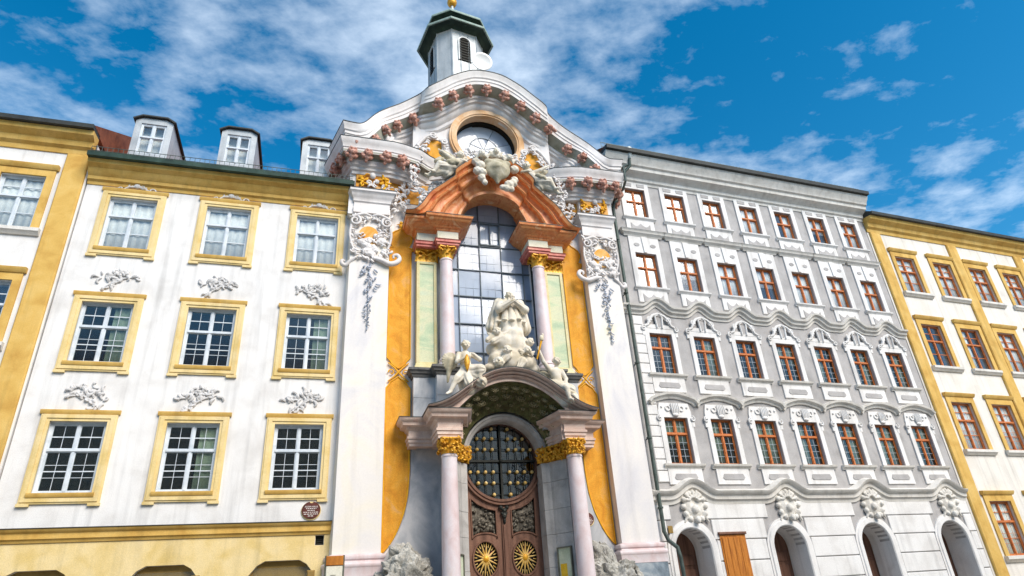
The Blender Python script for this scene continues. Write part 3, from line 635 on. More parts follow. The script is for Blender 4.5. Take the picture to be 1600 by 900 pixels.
Oh = [(2.98, -.60, 13.25), (2.82, -.60, 13.27), (2.66, -.60, 13.34), (2.46, -.60, 13.58), (2.27, -.60, 13.93), (2.08, -.60, 14.16), (1.84, -.60, 14.38), (1.55, -.62, 14.64), (1.38, -.64, 14.80), (1.36, -.74, 14.98), (1.12, -.76, 15.22), (.85, -.76, 15.46), (.55, -.76, 15.64), (.28, -.76, 15.75), (0, -.76, 15.79)]
Ih = [(1.16, -.42, 13.24), (1.15, -.42, 13.30), (1.14, -.42, 13.37), (1.12, -.42, 13.46), (1.09, -.42, 13.58), (1.05, -.42, 13.68), (1.00, -.42, 13.78), (.93, -.44, 13.90), (.88, -.46, 13.98), (.86, -.56, 13.97), (.77, -.58, 14.07), (.63, -.58, 14.18), (.43, -.58, 14.28), (.22, -.58, 14.34), (0, -.58, 14.37)]
Oc = symm(smooth_curve(Oh, 3), X0*.5); Ic = symm(smooth_curve(Ih, 3), X0*.5)
rp_ = MB(); rp_.ruled(Ic, Oc, [(0, -.3), (0, .27), (.03, .34), (.10, .34), (.12, .27), (.22, .20), (.32, .19), (.42, .24), (.44, .36), (.48, .39), (.51, .36), (.53, .28), (.62, .25), (.71, .29), (.73, .42), (.77, .45), (.80, .42), (.82, .35), (.89, .38), (.91, .49), (1.0, .53), (1.0, -.3)])
CH('red_pediment', rp_, 'red_marble', label='orange red marbled ogee pediment over the arched window')
fl = MB(); fl.elev(Oc, [(-.3, .002), (.54, .002), (.54, .025), (-.3, .025)]); CH('lead_flashing', fl, 'lead')
# ---- upper storey of the pilasters: capital zone, block, frieze, entablature
ab = MB(); ab.plan([(3.42, .05), (3.42, -.38), (4.50, -.38), (4.80, .9)], [(-.3, 13.45), (.04, 13.45), (.05, 13.62), (.03, 13.66), (.03, 13.82), (.07, 13.86), (.07, 13.95), (.10, 14.0), (.15, 14.08), (.17, 14.15), (.22, 14.19), (.22, 14.27), (-.3, 14.29)])
CH2('impost_block', ab, 'trim_white')
m = MB(); m.plan([(3.42, .05), (3.42, -.38), (4.50, -.38), (4.80, .9)], [(-.3, 14.294), (.235, 14.272), (.235, 14.295), (-.3, 14.315)]); CH2('lead_flashing', m, 'lead')
fz = MB(); fz.zprism([(3.46, .3), (3.46, -.42), (4.50, -.42), (4.82, 1.0), (3.46, 1.0)], 14.25, 15.05); fz.zprism([(1.9, .5), (1.9, -.05), (2.6, -.02), (3.0, -.1), (3.47, -.2), (3.47, .5)], 14.25, 15.05)
CH2('orange_frieze', fz, 'frieze_orange')
m = MB(); m.box(3.4, 4.7, -.36, 1.0, 13.4, 15.9); CH2('pilaster_core', m, 'white_stucco')
PE = [(2.25, .30), (2.5, .16), (2.78, -.05), (3.2, -.18), (3.44, -.22), (4.48, -.22), (4.80, .95)]
m = MB(); m.plan(PE, [(-.2, 14.93), (.22, 14.93), (.24, 15.02), (.30, 15.06), (.31, 15.14), (.38, 15.20), (.39, 15.28), (.44, 15.34), (-.2, 15.36)]); CH2('bed_moulding', m, 'trim_white')
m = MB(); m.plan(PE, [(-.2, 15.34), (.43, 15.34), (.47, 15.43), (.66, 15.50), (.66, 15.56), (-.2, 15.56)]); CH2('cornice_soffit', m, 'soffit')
m = MB(); m.plan(PE, [(-.2, 15.50), (.60, 15.50), (.655, 15.48), (.66, 15.62), (.69, 15.64), (.70, 15.72), (.74, 15.80), (.79, 15.90), (.80, 15.98), (-.2, 16.01)]); CH2('side_cornice', m, 'trim_white')
m = MB(); m.plan(PE, [(-.2, 16.012), (.815, 15.985), (.815, 16.005), (-.2, 16.04)]); CH2('lead_flashing', m, 'lead')
# entablature that runs back to the centre
PC = [(1.15, -.30), (1.45, -.16), (1.75, -.02), (2.1, .12), (2.45, .16), (2.8, .1)]
m = MB(); z_ = 15.05
m.plan(PC, [(-.3, 15.02), (.02, 15.02), (.03, 15.14), (.08, 15.17), (.08, 15.28), (.14, 15.31), (.14, 15.42), (.12, 15.44), (.12, 15.55), (.20, 15.58), (.21, 15.68), (.30, 15.74), (.32, 15.84), (.38, 15.90), (.38, 15.99), (-.3, 16.01)]); CH2('inner_cornice', m, 'trim_white')
m = MB(); m.plan(PC, [(-.3, 16.012), (.395, 15.995), (.395, 16.015), (-.3, 16.035)]); CH2('lead_flashing', m, 'lead')
# ---- gable
GH = [  # wall x, skew of the front edge in x per unit, front y, top z   (from the outer end to the centre)
 (4.75, .80, .55, 16.64), (4.45, .684, -1.0, 16.64), (4.30, .42, -1.0, 16.60), (4.22, .30, -.97, 16.64), (4.15, .20, -.86, 16.86), (4.05, .10, -.70, 17.25), (3.88, .04, -.56, 17.62), (3.6, 0, -.48, 17.94), (3.2, 0, -.45, 18.24), (2.8, 0, -.45, 18.57), (2.45, 0, -.58, 18.79), (2.24, 0, -.96, 18.78), (1.75, 0, -1.0, 19.16), (1.3, 0, -1.0, 19.53), (.7, 0, -1.0, 19.88), (.3, 0, -1.0, 19.98), (0, 0, -1.0, 20.0)]
D = .95
def gpath():
    h = smooth_curve(GH[1:], 3); h = [GH[0]]+h
    L = []
    for i, (x, k, y, z) in enumerate(h):
        oy = -1.0 if i else -.25; L.append((x, y-oy*D, z, k, oy))
    left = [(X0*.6-p[0], p[1], p[2], -p[3], p[4]) for p in L]; right = [(X0*.6+p[0], p[1], p[2], p[3], p[4]) for p in reversed(L[:-1])]
    return left+right
GP = gpath()
def gsweep(prof):
    P, O, U = [], [], []; n = len(GP)
    for i, p in enumerate(GP):
        a, b = GP[max(i-1, 0)], GP[min(i+1, n-1)]
        if i in (0, 1, n-1, n-2): U.append((0, 0, 1))
        else:
            dx, dz = b[0]-a[0], b[2]-a[2]; l = math.hypot(dx, dz); U.append((-dz/l*.8, 0, dx/l))
        P.append(p[:3]); O.append((p[3], p[4], 0))
    return MB().sweep(P, O, U, prof)
CH('gable_cornice', gsweep([(.2, -.56), (.80, -.56), (.81, -.44), (.84, -.42), (.84, -.32), (.88, -.28), (.89, -.18), (.93, -.10), (.95, -.02), (.2, 0)]), 'trim_white')
CH('lead_flashing', gsweep([(-.05, .004), (.965, -.015), (.965, .012), (-.05, .03)]), 'lead')
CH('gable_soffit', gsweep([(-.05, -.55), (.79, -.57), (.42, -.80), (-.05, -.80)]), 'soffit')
CH('gable_moulding', gsweep([(-.05, -.79), (.44, -.79), (.42, -.88), (.36, -.91), (.35, -1.0), (.26, -1.04), (.25, -1.12), (.18, -1.2), (.12, -1.24), (.12, -1.36), (.05, -1.42), (-.05, -1.42)]), 'trim_white')
gz = lambda x: float(np.interp(x, [p[0] for p in GP[2:-2]], [p[2] for p in GP[2:-2]]))
gyw = lambda x: float(np.interp(x, [p[0] for p in GP[2:-2]], [p[1] for p in GP[2:-2]]))
RC, RR = (X0+.05, 17.36), 1.16
gw = MB(); gw.prism([(-2.6, 15.15), (2.6, 15.15)]+[(2.6-5.2*k/20, gz(2.6-5.2*k/20)-.7) for k in range(21)], -.05, .45, [[p for p in arc(RC[0], RC[1], RR+.02, 0, 360, 36)][:-1]])
CH('gable_wall', gw, 'white_stucco')
gs = MB(); gs.grid(lambda u, v: (2.5+1.9*u, gyw(2.5+1.9*u)-.0, 14.6+(gz(2.5+1.9*u)-.6-14.6)*v), 12, 6, .4); CH2('gable_wing', gs, 'white_stucco')
rg = MB(); rg.ring(RC, RR, RR+.27, -.20, .16, 48); rg.ring(RC, RR+.06, RR+.20, -.235, -.19, 48); CH('round_window_frame', rg, 'ring_peach', label='peach coloured ring round the circular gable window')
rw = MB(); gy2 = .40
for k in range(8):
    a = math.radians(22.5+45*k); rw.tube([(RC[0], gy2, RC[1]), (RC[0]+RR*math.cos(a), gy2, RC[1]+RR*math.sin(a))], .012, 4)
rw.ring(RC, .545, .57, gy2-.015, gy2+.015, 32)
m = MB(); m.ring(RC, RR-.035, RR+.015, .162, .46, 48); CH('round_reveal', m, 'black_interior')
rwin = CH('round_window', rw, 'dark_lead_bar', label='round leaded window in the gable')
for k in range(8):
    a0, a1 = 22.5+45*k, 67.5+45*k
    for r0, r1 in ((0, .555), (.555, RR-.02)):
        pts = arc(RC[0], RC[1], r1, a0, a1, 6)+(list(reversed(arc(RC[0], RC[1], r0, a0, a1, 4))) if r0 else [RC])
        t = rnd.uniform(-.03, .03); t2 = rnd.uniform(-.03, .03); mm = MB().prism(pts, gy2, gy2+.01); mm = mm.xf(lambda p: (p[0], p[1]+t*(p[0]-RC[0])+t2*(p[2]-RC[1])*.6, p[2]))
        part('pane', mm, MT['church_glass'], rwin, smooth=False)
# orange spandrel panels of the gable
sp = MB(); spp = [(1.52, 16.02), (1.9, 16.0), (2.35, 16.06), (2.58, 16.25), (2.42, 16.6), (2.15, 17.02), (1.85, 17.12), (1.56, 17.10)]
sp.prism(spp, -.085, -.03); a, b = CH2('spandrel_panel', sp, 'orange_panel')
m = MB(); rim(m, spp, .025, -.09); part('rim', m, MT['trim_white'], a); part('rim', m.mir(0), MT['trim_white'], b)
# roof behind the gable, turret
rf = MB(); xs = [-4.4+8.8*k/24 for k in range(25)]
rf.prism([(-4.4, 15.6), (4.4, 15.6)]+[(x, gz(x)-.35) for x in reversed(xs)], .45, 22); CH('roof', rf, 'roof_dark')
rl = MB()
for k in range(22):
    x = -4.1+k*.09; z = gz(x)
    rl.box(x, x+.012, .5, .512, z-.4, z+.34)
for dz in (.14, .30): rl.tube([(-4.1+k*.24, .5, gz(-4.1+k*.24)+dz) for k in range(9)], .014, 4)
CH('snow_guard', rl, 'pipe_metal')
# ---- corbels under the cornices
co = SDF((-.22, -.26, -.26), (.22, .12, .26), .017)
for c, r in (((0, -.02, .12), (.10, .12, .07)), ((-.07, -.10, .05), .065), ((.07, -.10, .05), .065), ((0, -.15, -.02), .075), ((-.10, -.04, -.06), .06), ((.10, -.04, -.06), .06), ((0, -.08, -.10), (.07, .07, .08)), ((0, -.03, -.19), (.045, .05, .06)), ((-.05, -.15, .10), .045), ((.06, -.14, .11), .04), ((-.14, 0, .02), .05), ((.14, 0, .02), .05)): co.ell(c, r, .012)
co.rough(.014, 62); corb = co.mesh().mesh('corbel', smooth=True); corb.materials.append(MT['terracotta'])
PT = []
for i, p in enumerate(GP):
    a, b = GP[max(i-1, 0)], GP[min(i+1, len(GP)-1)]; dx, dz = b[0]-a[0], b[2]-a[2]; l = math.hypot(dx, dz); q = (-dz/l*.8, dx/l) if 1 < i < len(GP)-2 else (0, 1)
    PT.append([p[0]+p[3]*.64-q[0]*.72, p[1]+p[4]*.64, p[2]-q[1]*.72])
PT = np.array(PT); ds = np.r_[0, np.cumsum(np.linalg.norm(np.diff(PT[2:-2][:, [0, 2]], axis=0), axis=1))]
ncb = 19
for k in range(ncb):
    t = ds[-1]*(k+.5)/ncb; x, y, z = [np.interp(t, ds, PT[2:-2, q]) for q in range(3)]
    t2 = min(t+.1, ds[-1]); dx, dz = np.interp(t2, ds, PT[2:-2, 0])-np.interp(t2-.2, ds, PT[2:-2, 0]), np.interp(t2, ds, PT[2:-2, 2])-np.interp(t2-.2, ds, PT[2:-2, 2])
    if k and math.hypot(x-lastc[0], z-lastc[1]) < .34: continue
    lastc = (x, z)
    o = inst('corbel', corb, church, (x, y-.02, z)); o.rotation_euler = (rnd.uniform(-.1, .1), -math.atan2(dz, dx)*.6, rnd.uniform(-.2, .2)); q = rnd.uniform(1.1, 1.3); o.scale = (q, q, q)
for s in (1, -1):
    for x, y in ((2.62, -.36), (3.02, -.68), (3.62, -.80), (4.22, -.80), (4.72, -.78), (5.02, -.4), (5.16, .15)):
        o = inst('corbel', corb, church, (s*x, y, 15.42)); o.rotation_euler = (0, rnd.uniform(-.15, .15), rnd.uniform(-.3, .3)); q = rnd.uniform(1.1, 1.35); o.scale = (q, q, q)
# ---- turret
TX, TY = .17, 4.8
def tplan(a, c): return [(TX-a, TY-a+c), (TX-a+c, TY-a), (TX+a-c, TY-a), (TX+a, TY-a+c), (TX+a, TY+a-c), (TX+a-c, TY+a), (TX-a+c, TY+a), (TX-a, TY+a-c)]
ta, tcx = 1.20, .56
TA = math.radians(9)
def TR(mb): return mb.xf(lambda p: (TX+(p[0]-TX)*math.cos(TA)-(p[1]-TY)*math.sin(TA), TY+(p[0]-TX)*math.sin(TA)+(p[1]-TY)*math.cos(TA), p[2]))
tw = MB(); tw.zprism(tplan(ta, tcx), 18.0, 27.55)
tur = CH('turret', TR(tw), 'tower_metal', label='grey metal clad octagonal turret with louvred openings', smooth=False)
sm = MB(); tp = tplan(ta, tcx)
for i in range(8):
    p, q = tp[i], tp[(i+1) % 8]; L = math.hypot(q[0]-p[0], q[1]-p[1]); nn = 3 if L > 1 else 1
    for k in range(nn+1):
        t = k/nn*.98+.01; x, y = p[0]+(q[0]-p[0])*t, p[1]+(q[1]-p[1])*t; nx, ny = (q[1]-p[1])/L, -(q[0]-p[0])/L
        sm.tube([(x+nx*.012, y+ny*.012, 18.2), (x+nx*.012, y+ny*.012, 27.5)], .02, 4)
part('standing_seam', TR(sm), MT['tower_metal'], tur)
def closed_plan(mb, pts, prof):
    n = len(pts); P, O, U = [], [], []
    for i in range(n+1):
        a, b, c = pts[(i-1) % n], pts[i % n], pts[(i+1) % n]
        d1 = Vector((b[0]-a[0], b[1]-a[1])).normalized(); d2 = Vector((c[0]-b[0], c[1]-b[1])).normalized(); n1_, n2_ = Vector((d1.y, -d1.x)), Vector((d2.y, -d2.x)); o = (n1_+n2_)/(1+n1_.dot(n2_))
        P.append((b[0], b[1], 0)); O.append((o.x, o.y, 0)); U.append((0, 0, 1))
    mb.sweep(P, O, U, prof, cap=False)
ev = MB(); closed_plan(ev, tp, [(-.3, 27.30), (.05, 27.30), (.16, 27.38), (.34, 27.44), (.52, 27.42), (.52, 27.52), (.20, 27.66), (-.1, 27.80), (-.3, 27.8)]); part('eave', TR(ev), MT['green_copper'], tur, label='dark green copper eave of the turret')
eg = MB(); closed_plan(eg, tp, [(.46, 27.425), (.54, 27.40), (.56, 27.47), (.53, 27.525), (.46, 27.53)]); part('eave_edge', TR(eg), MT['green_edge'], tur)
tp2 = tplan(1.32, .60)
ev = MB(); closed_plan(ev, tp2, [(-.6, 27.7), (-.25, 27.75), (-.22, 28.05), (.0, 28.2), (.16, 28.26), (.16, 28.36), (-.3, 28.7), (-.9, 29.1), (-1.15, 29.6), (-1.15, 27.7)]); part('eave', TR(ev), MT['green_copper'], tur, label='upper dark green eave of the turret')
eg = MB(); closed_plan(eg, tp2, [(.10, 28.25), (.17, 28.23), (.19, 28.30), (.16, 28.37), (.10, 28.37)]); part('eave_edge', TR(eg), MT['green_edge'], tur)
fn_ = MB(); fn_.lathe([(.02, 29.3), (.10, 29.4), (.14, 30.0), (.08, 30.35), (.07, 30.5)], TX-.1, TY, 10); part('finial_stem', TR(fn_), MT['pipe_light'], tur)
fn_ = MB(); fn_.ball((TX-.1, TY, 30.78), (.26, .26, .30), 14, 10); fn_.tube([(TX-.1, TY, 31.0), (TX-.1, TY, 32.2)], .04, 6); fn_.tube([(TX-.5, TY, 31.7), (TX+.3, TY, 31.7)], .04, 6); part('finial_ball', TR(fn_), MT['gold'], tur, label='gilded ball and cross')
for (cx, cy, ax) in ((TX, TY-ta, 0), (TX-ta, TY, 1)):
    def put(p): return (cx+p[0], cy+p[1], p[2]) if ax == 0 else (cx+p[1], cy-p[0], p[2])
    z0, zt, hw = 25.35, 26.6, .29
    o_ = MB(); o_.prism([(-hw, z0), (hw, z0)]+arc(0, zt, hw, 0, 180, 10), -.02, .03); bkp = part('louvre_opening', TR(o_.xf(put)), MT['black_interior'], tur)
    f_ = MB(); f_.elev([(-hw, 0, z0), (-hw, 0, zt)][:0]+[(p[0], 0, p[1]) for p in [(-hw-.001, z0)]+list(reversed(arc(0, zt, hw, 0, 180, 12)))+[(hw+.001, z0)]], [(-.02, -.01), (.07, -.01), (.07, .05), (-.02, .05)]); part('louvre_frame', TR(f_.xf(put)), MT['tower_metal'], tur)
    for k in range(9):
        z = z0+.03+k*.17; w = hw if z < zt else math.sqrt(max(hw*hw-(z-zt)**2, .001)); s_ = MB(); s_.add([(-w, -.055, z), (w, -.055, z), (w, .0, z+.09), (-w, .0, z+.09), (-w, -.055, z+.025), (w, -.055, z+.025), (w, .0, z+.115), (-w, .0, z+.115)], [(0, 1, 2, 3), (4, 7, 6, 5), (0, 4, 5, 1), (3, 2, 6, 7), (0, 3, 7, 4), (1, 5, 6, 2)]); part('louvre_slat', TR(s_.xf(put)), MT['iron'], tur)

# ================================================================ portal
PX = .06
DC, DR = (X0, 5.66), 1.08        # round light above the door
st = MB(); st.box(-3.0, 3.0, -2.3, -.06, 0, .17); st.box(-2.7, 2.7, -2.0, -.06, .172, .34); st.box(-2.4, 2.4, -1.7, 0.5, .342, .51); CH('door_steps', st, 'jamb_stone')
for s in (1, -1):
    part('portal_column', column(PX+s*1.78, -1.2, .75, 5.53, .24, .205), MT['pink_column'], church)
    m = MB(); m.box(PX+s*1.78-.34, PX+s*1.78+.34, -1.54, -.3, .3, .75); m.plan([(PX+s*1.78-.34, -.3), (PX+s*1.78-.34, -1.54), (PX+s*1.78+.34, -1.54), (PX+s*1.78+.34, -.3)], [(-.1, .6), (.05, .62), (.05, .72), (-.1, .751)]); part('column_base', m, MT['pink_stone'], church)
    cm_ = capital(PX+s*1.78, -1.2, 5.53, .42, .215, .265); fo_ = MB()
    for zf, rf_ in ((5.62, .25), (5.75, .28), (5.86, .30)): foliage(fo_, [(-2.6*rf_*1.2, zf), (2.6*rf_*1.2, zf)], 0, 15, .02, .08, rnd, .05)
    cm_.join(fo_.xf(lambda p: (PX+s*1.78+(.27-p[1])*math.sin(p[0]/.3), -1.2-(.27-p[1])*math.cos(p[0]/.3), p[2])))
    part('capital', cm_, MT['gold'], church, label='gilded Corinthian capital of the portal column')
# splayed jambs made of stacked stones
for s in (1, -1):
    jp = [(PX+s*1.10, .42), (PX+s*1.10, -.28), (PX+s*1.30, -.42), (PX+s*1.34, -.50), (PX+s*1.62, -.92), (PX+s*1.8, -.92), (PX+s*1.8, .0), (PX+s*1.5, .42)]
    if s < 0: jp = jp[::-1]
    zz = [.51, 1.2, 2.0, 2.72, 3.55, 4.2, 4.95, 5.50]
    for a, b in zip(zz[:-1], zz[1:]):
        m = MB(); q = rnd.uniform(-.006, .006); m.zprism([(p[0]+q*s, p[1]+q) for p in jp], a, b-.008); part('jamb_stone', m, MT['jamb_stone'], church, smooth=False)
    # gilded capital along the jamb
    m = MB(); path = [(PX+s*1.06, -.22), (PX+s*1.30, -.42), (PX+s*1.62, -.92)]
    pp = path if s > 0 else [(p[0], p[1]) for p in reversed(path)]
    m.plan(pp, [(-.3, 5.50), (-.01, 5.50), (-.02, 5.56), (-.02, 5.78), (.02, 5.86), (.09, 5.88), (.09, 5.93), (-.3, 5.93)])
    RP = resample(path, 9)
    for tier, (hh, oo) in enumerate(((.2, .05), (.32, .08))):
        for k in range(0, 9-tier, 2):
            x, y = RP[k]
            if tier: x, y = (RP[k][0]+RP[k+1][0])/2, (RP[k][1]+RP[k+1][1])/2
            leaf(m, (x-s*.03, y-.02, 5.51), math.atan2(-.54, -s*.84), hh, .13, oo*1.8, curl=.6)
    for x, y in RP[::2]:
        m.tube([(x-s*.06+.05*math.cos(a)*.8, y-.06+.02*math.cos(a), 5.84+.05*math.sin(a)) for a in [k*.7 for k in range(9)]], [.022-.001*k for k in range(9)], 5)
    fo_ = MB(); foliage(fo_, [(.05, 5.60), (.86, 5.60)], -.03, 13, .03, .085, rnd, .05); foliage(fo_, [(.05, 5.76), (.86, 5.76)], -.05, 13, .03, .095, rnd, .06); foliage(fo_, [(.02, 5.87), (.88, 5.87)], -.07, 10, .02, .07, rnd, .05)
    dirv = (.63, -.78); m.join(fo_.xf(lambda p: (PX+s*(1.06+p[0]*dirv[0]+p[1]*.78), -.22+p[0]*dirv[1]+p[1]*.63, p[2])))
    part('jamb_capital', m, MT['gold'], church, label='gilded capital band on the splayed door jamb')
# entablature of the portal
for s in (1, -1):
    q = [(1.14, -.10), (1.34, -.62), (1.50, -1.38), (2.10, -1.38), (2.10, -.46), (2.74, -.46), (2.74, -.02)]
    pth = [(PX+x, y) for x, y in q] if s > 0 else [(PX-x, y) for x, y in reversed(q)]
    m = MB(); m.plan(pth, [(-.25, 5.935), (.0, 5.935), (.0, 6.02), (.03, 6.03), (.03, 6.12), (.06, 6.13), (.06, 6.19), (.02, 6.21), (.02, 6.36), (.07, 6.40), (.09, 6.44), (.20, 6.47), (.22, 6.55), (.29, 6.59), (.32, 6.66), (-.25, 6.68)])
    m.box(min(PX+s*1.42, PX+s*2.05), max(PX+s*1.42, PX+s*2.05), -1.33, -.05, 5.94, 6.66)
    part('portal_entablature', m, MT['pink_stone'], church)
    m = MB(); m.plan(pth, [(-.24, 6.682), (.33, 6.662), (.33, 6.68), (-.24, 6.70)]); part('lead_flashing', m, MT['lead'], church)
# curved pediment
PO = [(2.42, 6.70), (2.12, 6.78), (1.8, 6.93), (1.45, 7.18), (1.08, 7.46), (.7, 7.68), (.35, 7.80), (0, 7.84)]
PI = [(1.60, 6.66), (1.50, 6.76), (1.36, 6.90), (1.16, 7.08), (.87, 7.28), (.56, 7.42), (.28, 7.50), (0, 7.52)]
po = symm([(x, -.9, z) for x, z in smooth_curve(PO, 3)], PX); pi_ = symm([(x, -.9, z) for x, z in smooth_curve(PI, 3)], PX)
m = MB(); m.ruled(pi_, po, [(0, .1), (0, .58), (.04, .62), (.38, .62), (.40, .72), (.47, .75), (.50, .72), (.52, .66), (.60, .68), (.62, .80), (.70, .83), (.73, .80), (.75, .74), (.83, .77), (.85, .88), (.93, .93), (1.0, .94), (1.0, .0), (.1, .0)]); CH('portal_pediment', m, 'pink_stone', label='pinkish stone curved pediment over the church door')
m = MB(); m.elev(po, [(-.88, .002), (.95, .002), (.95, .024), (-.88, .024)]); CH('lead_flashing', m, 'lead')
# coffered vault between the pediment and the arch
AR = 1.25
inner = [(X0+AR*math.cos(math.radians(a)), -.42, 5.72+AR*math.sin(math.radians(a))) for a in np.linspace(172, 8, 45)]
outer = resample([(p[0], -1.50, p[2]) for p in pi_], 45)
cv = MB()
def cpt(u, v, off=0.0):
    i = min(int(u*44), 43); t = u*44-i
    a = [inner[i][k]+(inner[i+1][k]-inner[i][k])*t for k in range(3)]; b = [outer[i][k]+(outer[i+1][k]-outer[i][k])*t for k in range(3)]
    p = [a[k]+(b[k]-a[k])*v for k in range(3)]; bul = .16*math.sin(math.pi*v)
    return (p[0]+(p[0]-X0)*bul*.25, p[1]+bul*.6-off, p[2]+bul*.7-off*.6)
def relief(u, v):
    return .02*math.sin(u*math.pi*26)*math.sin(v*math.pi*6)+.012*math.sin(u*190+7*math.sin(v*20))*math.sin(v*70)
cv.grid(lambda u, v: cpt(u, v, relief(u, v)+.01), 132, 20, None)
cf = CH('coffered_vault', cv, 'coffer', label='dark olive coffered vault with flower bosses', recalc=False)
fm = MB()
for k in range(8):
    a = k*math.pi/4; fm.ball((.075*math.cos(a), 0, .075*math.sin(a)), (.034, .02, .034), 6, 4)
fm.ball((0, -.02, 0), (.03, .03, .03), 6, 4)
for k in range(16):
    a = k*math.pi/8; fm.ball((.135*math.cos(a), .01, .135*math.sin(a)), (.018, .015, .018), 5, 3)
flw = fm.mesh('flower_boss', smooth=True); flw.materials.append(MT['coffer_flower'])
sm_ = MB(); [sm_.ball((.035*math.cos(k*math.pi*.4), 0, .035*math.sin(k*math.pi*.4)), (.022, .015, .022), 5, 3) for k in range(5)]; smf = sm_.mesh('flower_boss', smooth=True); smf.materials.append(MT['coffer_flower'])
for row, (v, n, me, sc) in enumerate(((.2, 10, smf, 1.3), (.48, 9, flw, 1.0), (.80, 12, flw, .8), (.64, 14, smf, 1.0))):
    for k in range(n):
        u = (k+.5)/n; p = cpt(u, v, .045); o = inst('flower_boss', me, cf, p); o.rotation_euler = (-.55, 0, 0); q = sc*rnd.uniform(.85, 1.15); o.scale = (q, q, q)
ar_ = MB(); ar_.elev([(X0+1.09*math.cos(math.radians(a)), .0, 5.66+1.09*math.sin(math.radians(a))) for a in np.linspace(180, 0, 33)], [(-.35, 0), (.30, 0), (.34, .03), (.36, .08), (.40, .10), (.40, .16), (-.35, .16)])
CH('archivolt', ar_, 'jamb_stone', label='grey stone arch over the church door')
# ---- door
dy = .22
door = MB(); yb = dy+.08
for s in (1, -1):
    leafp = [(X0+s*.015, .52), (X0+s*1.12, .52), (X0+s*1.12, 5.0)] + [(X0+s*(DR+.14)*math.cos(math.radians(a)), DC[1]+(DR+.14)*math.sin(math.radians(a))) for a in np.linspace(-33, -89.3, 14)]
    d = MB(); 
    holes = [[(X0+s*.56+.36*math.cos(a), 3.04+.46*math.sin(a)) for a in np.linspace(0, 2*math.pi, 28, endpoint=False)]]
    rel = [(X0+s*.22, 3.56)] + [(X0+s*(.56+.36*math.cos(t)), 3.56+.14*math.sin(t)) for t in np.linspace(math.pi, 0, 9)][1:-1] + [(X0+s*.92, 3.56), (X0+s*.95, 4.62), (X0+s*.75, 4.48), (X0+s*.5, 4.36), (X0+s*.22, 4.29)]
    holes.append(rel)
    holes.append([(X0+s*.22, .9), (X0+s*.92, .9), (X0+s*.92, 2.3), (X0+s*.56+s*.2, 2.42), (X0+s*.56, 2.45), (X0+s*.36, 2.42), (X0+s*.22, 2.3)])
    d.prism(leafp, dy-.04, dy+.06, holes)
    lf = CH('door_leaf', d, 'wood_door', label='brown wooden door leaf with bronze relief and gilded sunburst')
    b = MB(); b.box(min(X0+s*.02, X0+s*1.1), max(X0+s*.02, X0+s*1.1), dy+.062, dy+.1, .55, 4.95); part('door_back', b, MT['black_interior'], lf)
    # frames round the openings
    f = MB(); rim(f, holes[0], .03, dy-.05); rim(f, rel, .025, dy-.05); rim(f, holes[2], .025, dy-.05)
    for k in range(40): pass
    part('panel_frame', f, MT['wood_door'], lf)
    # bronze relief: crowd of small rounded forms over a moulded ground
    zlo, zhi = 3.5, 4.62
    rs = SDF((X0-1.0 if s < 0 else X0+.18, dy-.12, 3.5), (X0-.18 if s < 0 else X0+1.0, dy+.08, 4.66), .016); r2 = random.Random(11+s)
    top = lambda x: 4.28+.34*max(0, (abs(x-X0)-.2)/.75)
    bot = lambda x: 3.56+.14*math.sqrt(max(0, 1-((abs(x-X0)-.56)/.36)**2))
    for k in range(9):
        x = X0+s*(.22+.7*(k+.5)/9); rs.ell((x, dy+.055, (top(x)+bot(x))/2), (.06, .035, (top(x)-bot(x))/2+.02), .02)
    for k in range(30):
        x = X0+s*r2.uniform(.26, .9); z = r2.uniform(bot(x)+.05, top(x)-.05); r = r2.uniform(.03, .062)
        rs.ell((x, dy+.01, z), (r, .045, r), .012)
        if k % 2: rs.cap((x, dy+.0, z), (x+r2.uniform(-.12, .12), dy+.02, z+r2.uniform(-.14, .05)), r*.7, r*.4, .012)
    part('bronze_relief', rs.mesh(), MT['bronze'], lf, smooth=True, label='dark bronze relief panel')
    lo_ = MB(); lo_.box(min(X0+s*.25, X0+s*.89), max(X0+s*.25, X0+s*.89), dy-.0, dy+.061, .95, 2.35); part('lower_panel', lo_, MT['wood_door'], lf)
    # sunburst
    c = (X0+s*.56, 3.04); sb = MB(); rd = MB()
    for k in range(14):
        a = 2*math.pi*(k+.25)/14; rx, rz = .345, .445; ex, ez = c[0]+rx*math.cos(a), c[1]+rz*math.sin(a); px_, pz_ = -math.sin(a), math.cos(a)
        sb.tube([(c[0]+.05*math.cos(a), dy-.03, c[1]+.05*math.sin(a)), (ex, dy-.01, ez)], [.030, .008], 4)
        a2 = a+math.pi/14; sb.tube([(c[0]+.24*math.cos(a2), dy+.0, c[1]+.31*math.sin(a2)), (c[0]+.335*math.cos(a2), dy-.0, c[1]+.43*math.sin(a2))], [.014, .008], 4)
        if k % 2: rd.tube([(c[0]+.12*math.cos(a+.12), dy+.02, c[1]+.14*math.sin(a+.12)), (c[0]+.30*math.cos(a+.05), dy+.02, c[1]+.38*math.sin(a+.05))], [.018, .004], 4)
    part('sun_ray', sb, MT['pale_gold'], lf); sb = MB()
    sb.ball((c[0], dy-.03, c[1]), (.085, .05, .095), 12, 8, .05)
    part('sun_hub', sb, MT['gold'], lf, label='gilded centre of the sunburst'); part('red_ray', rd, MT['red_band'], lf)
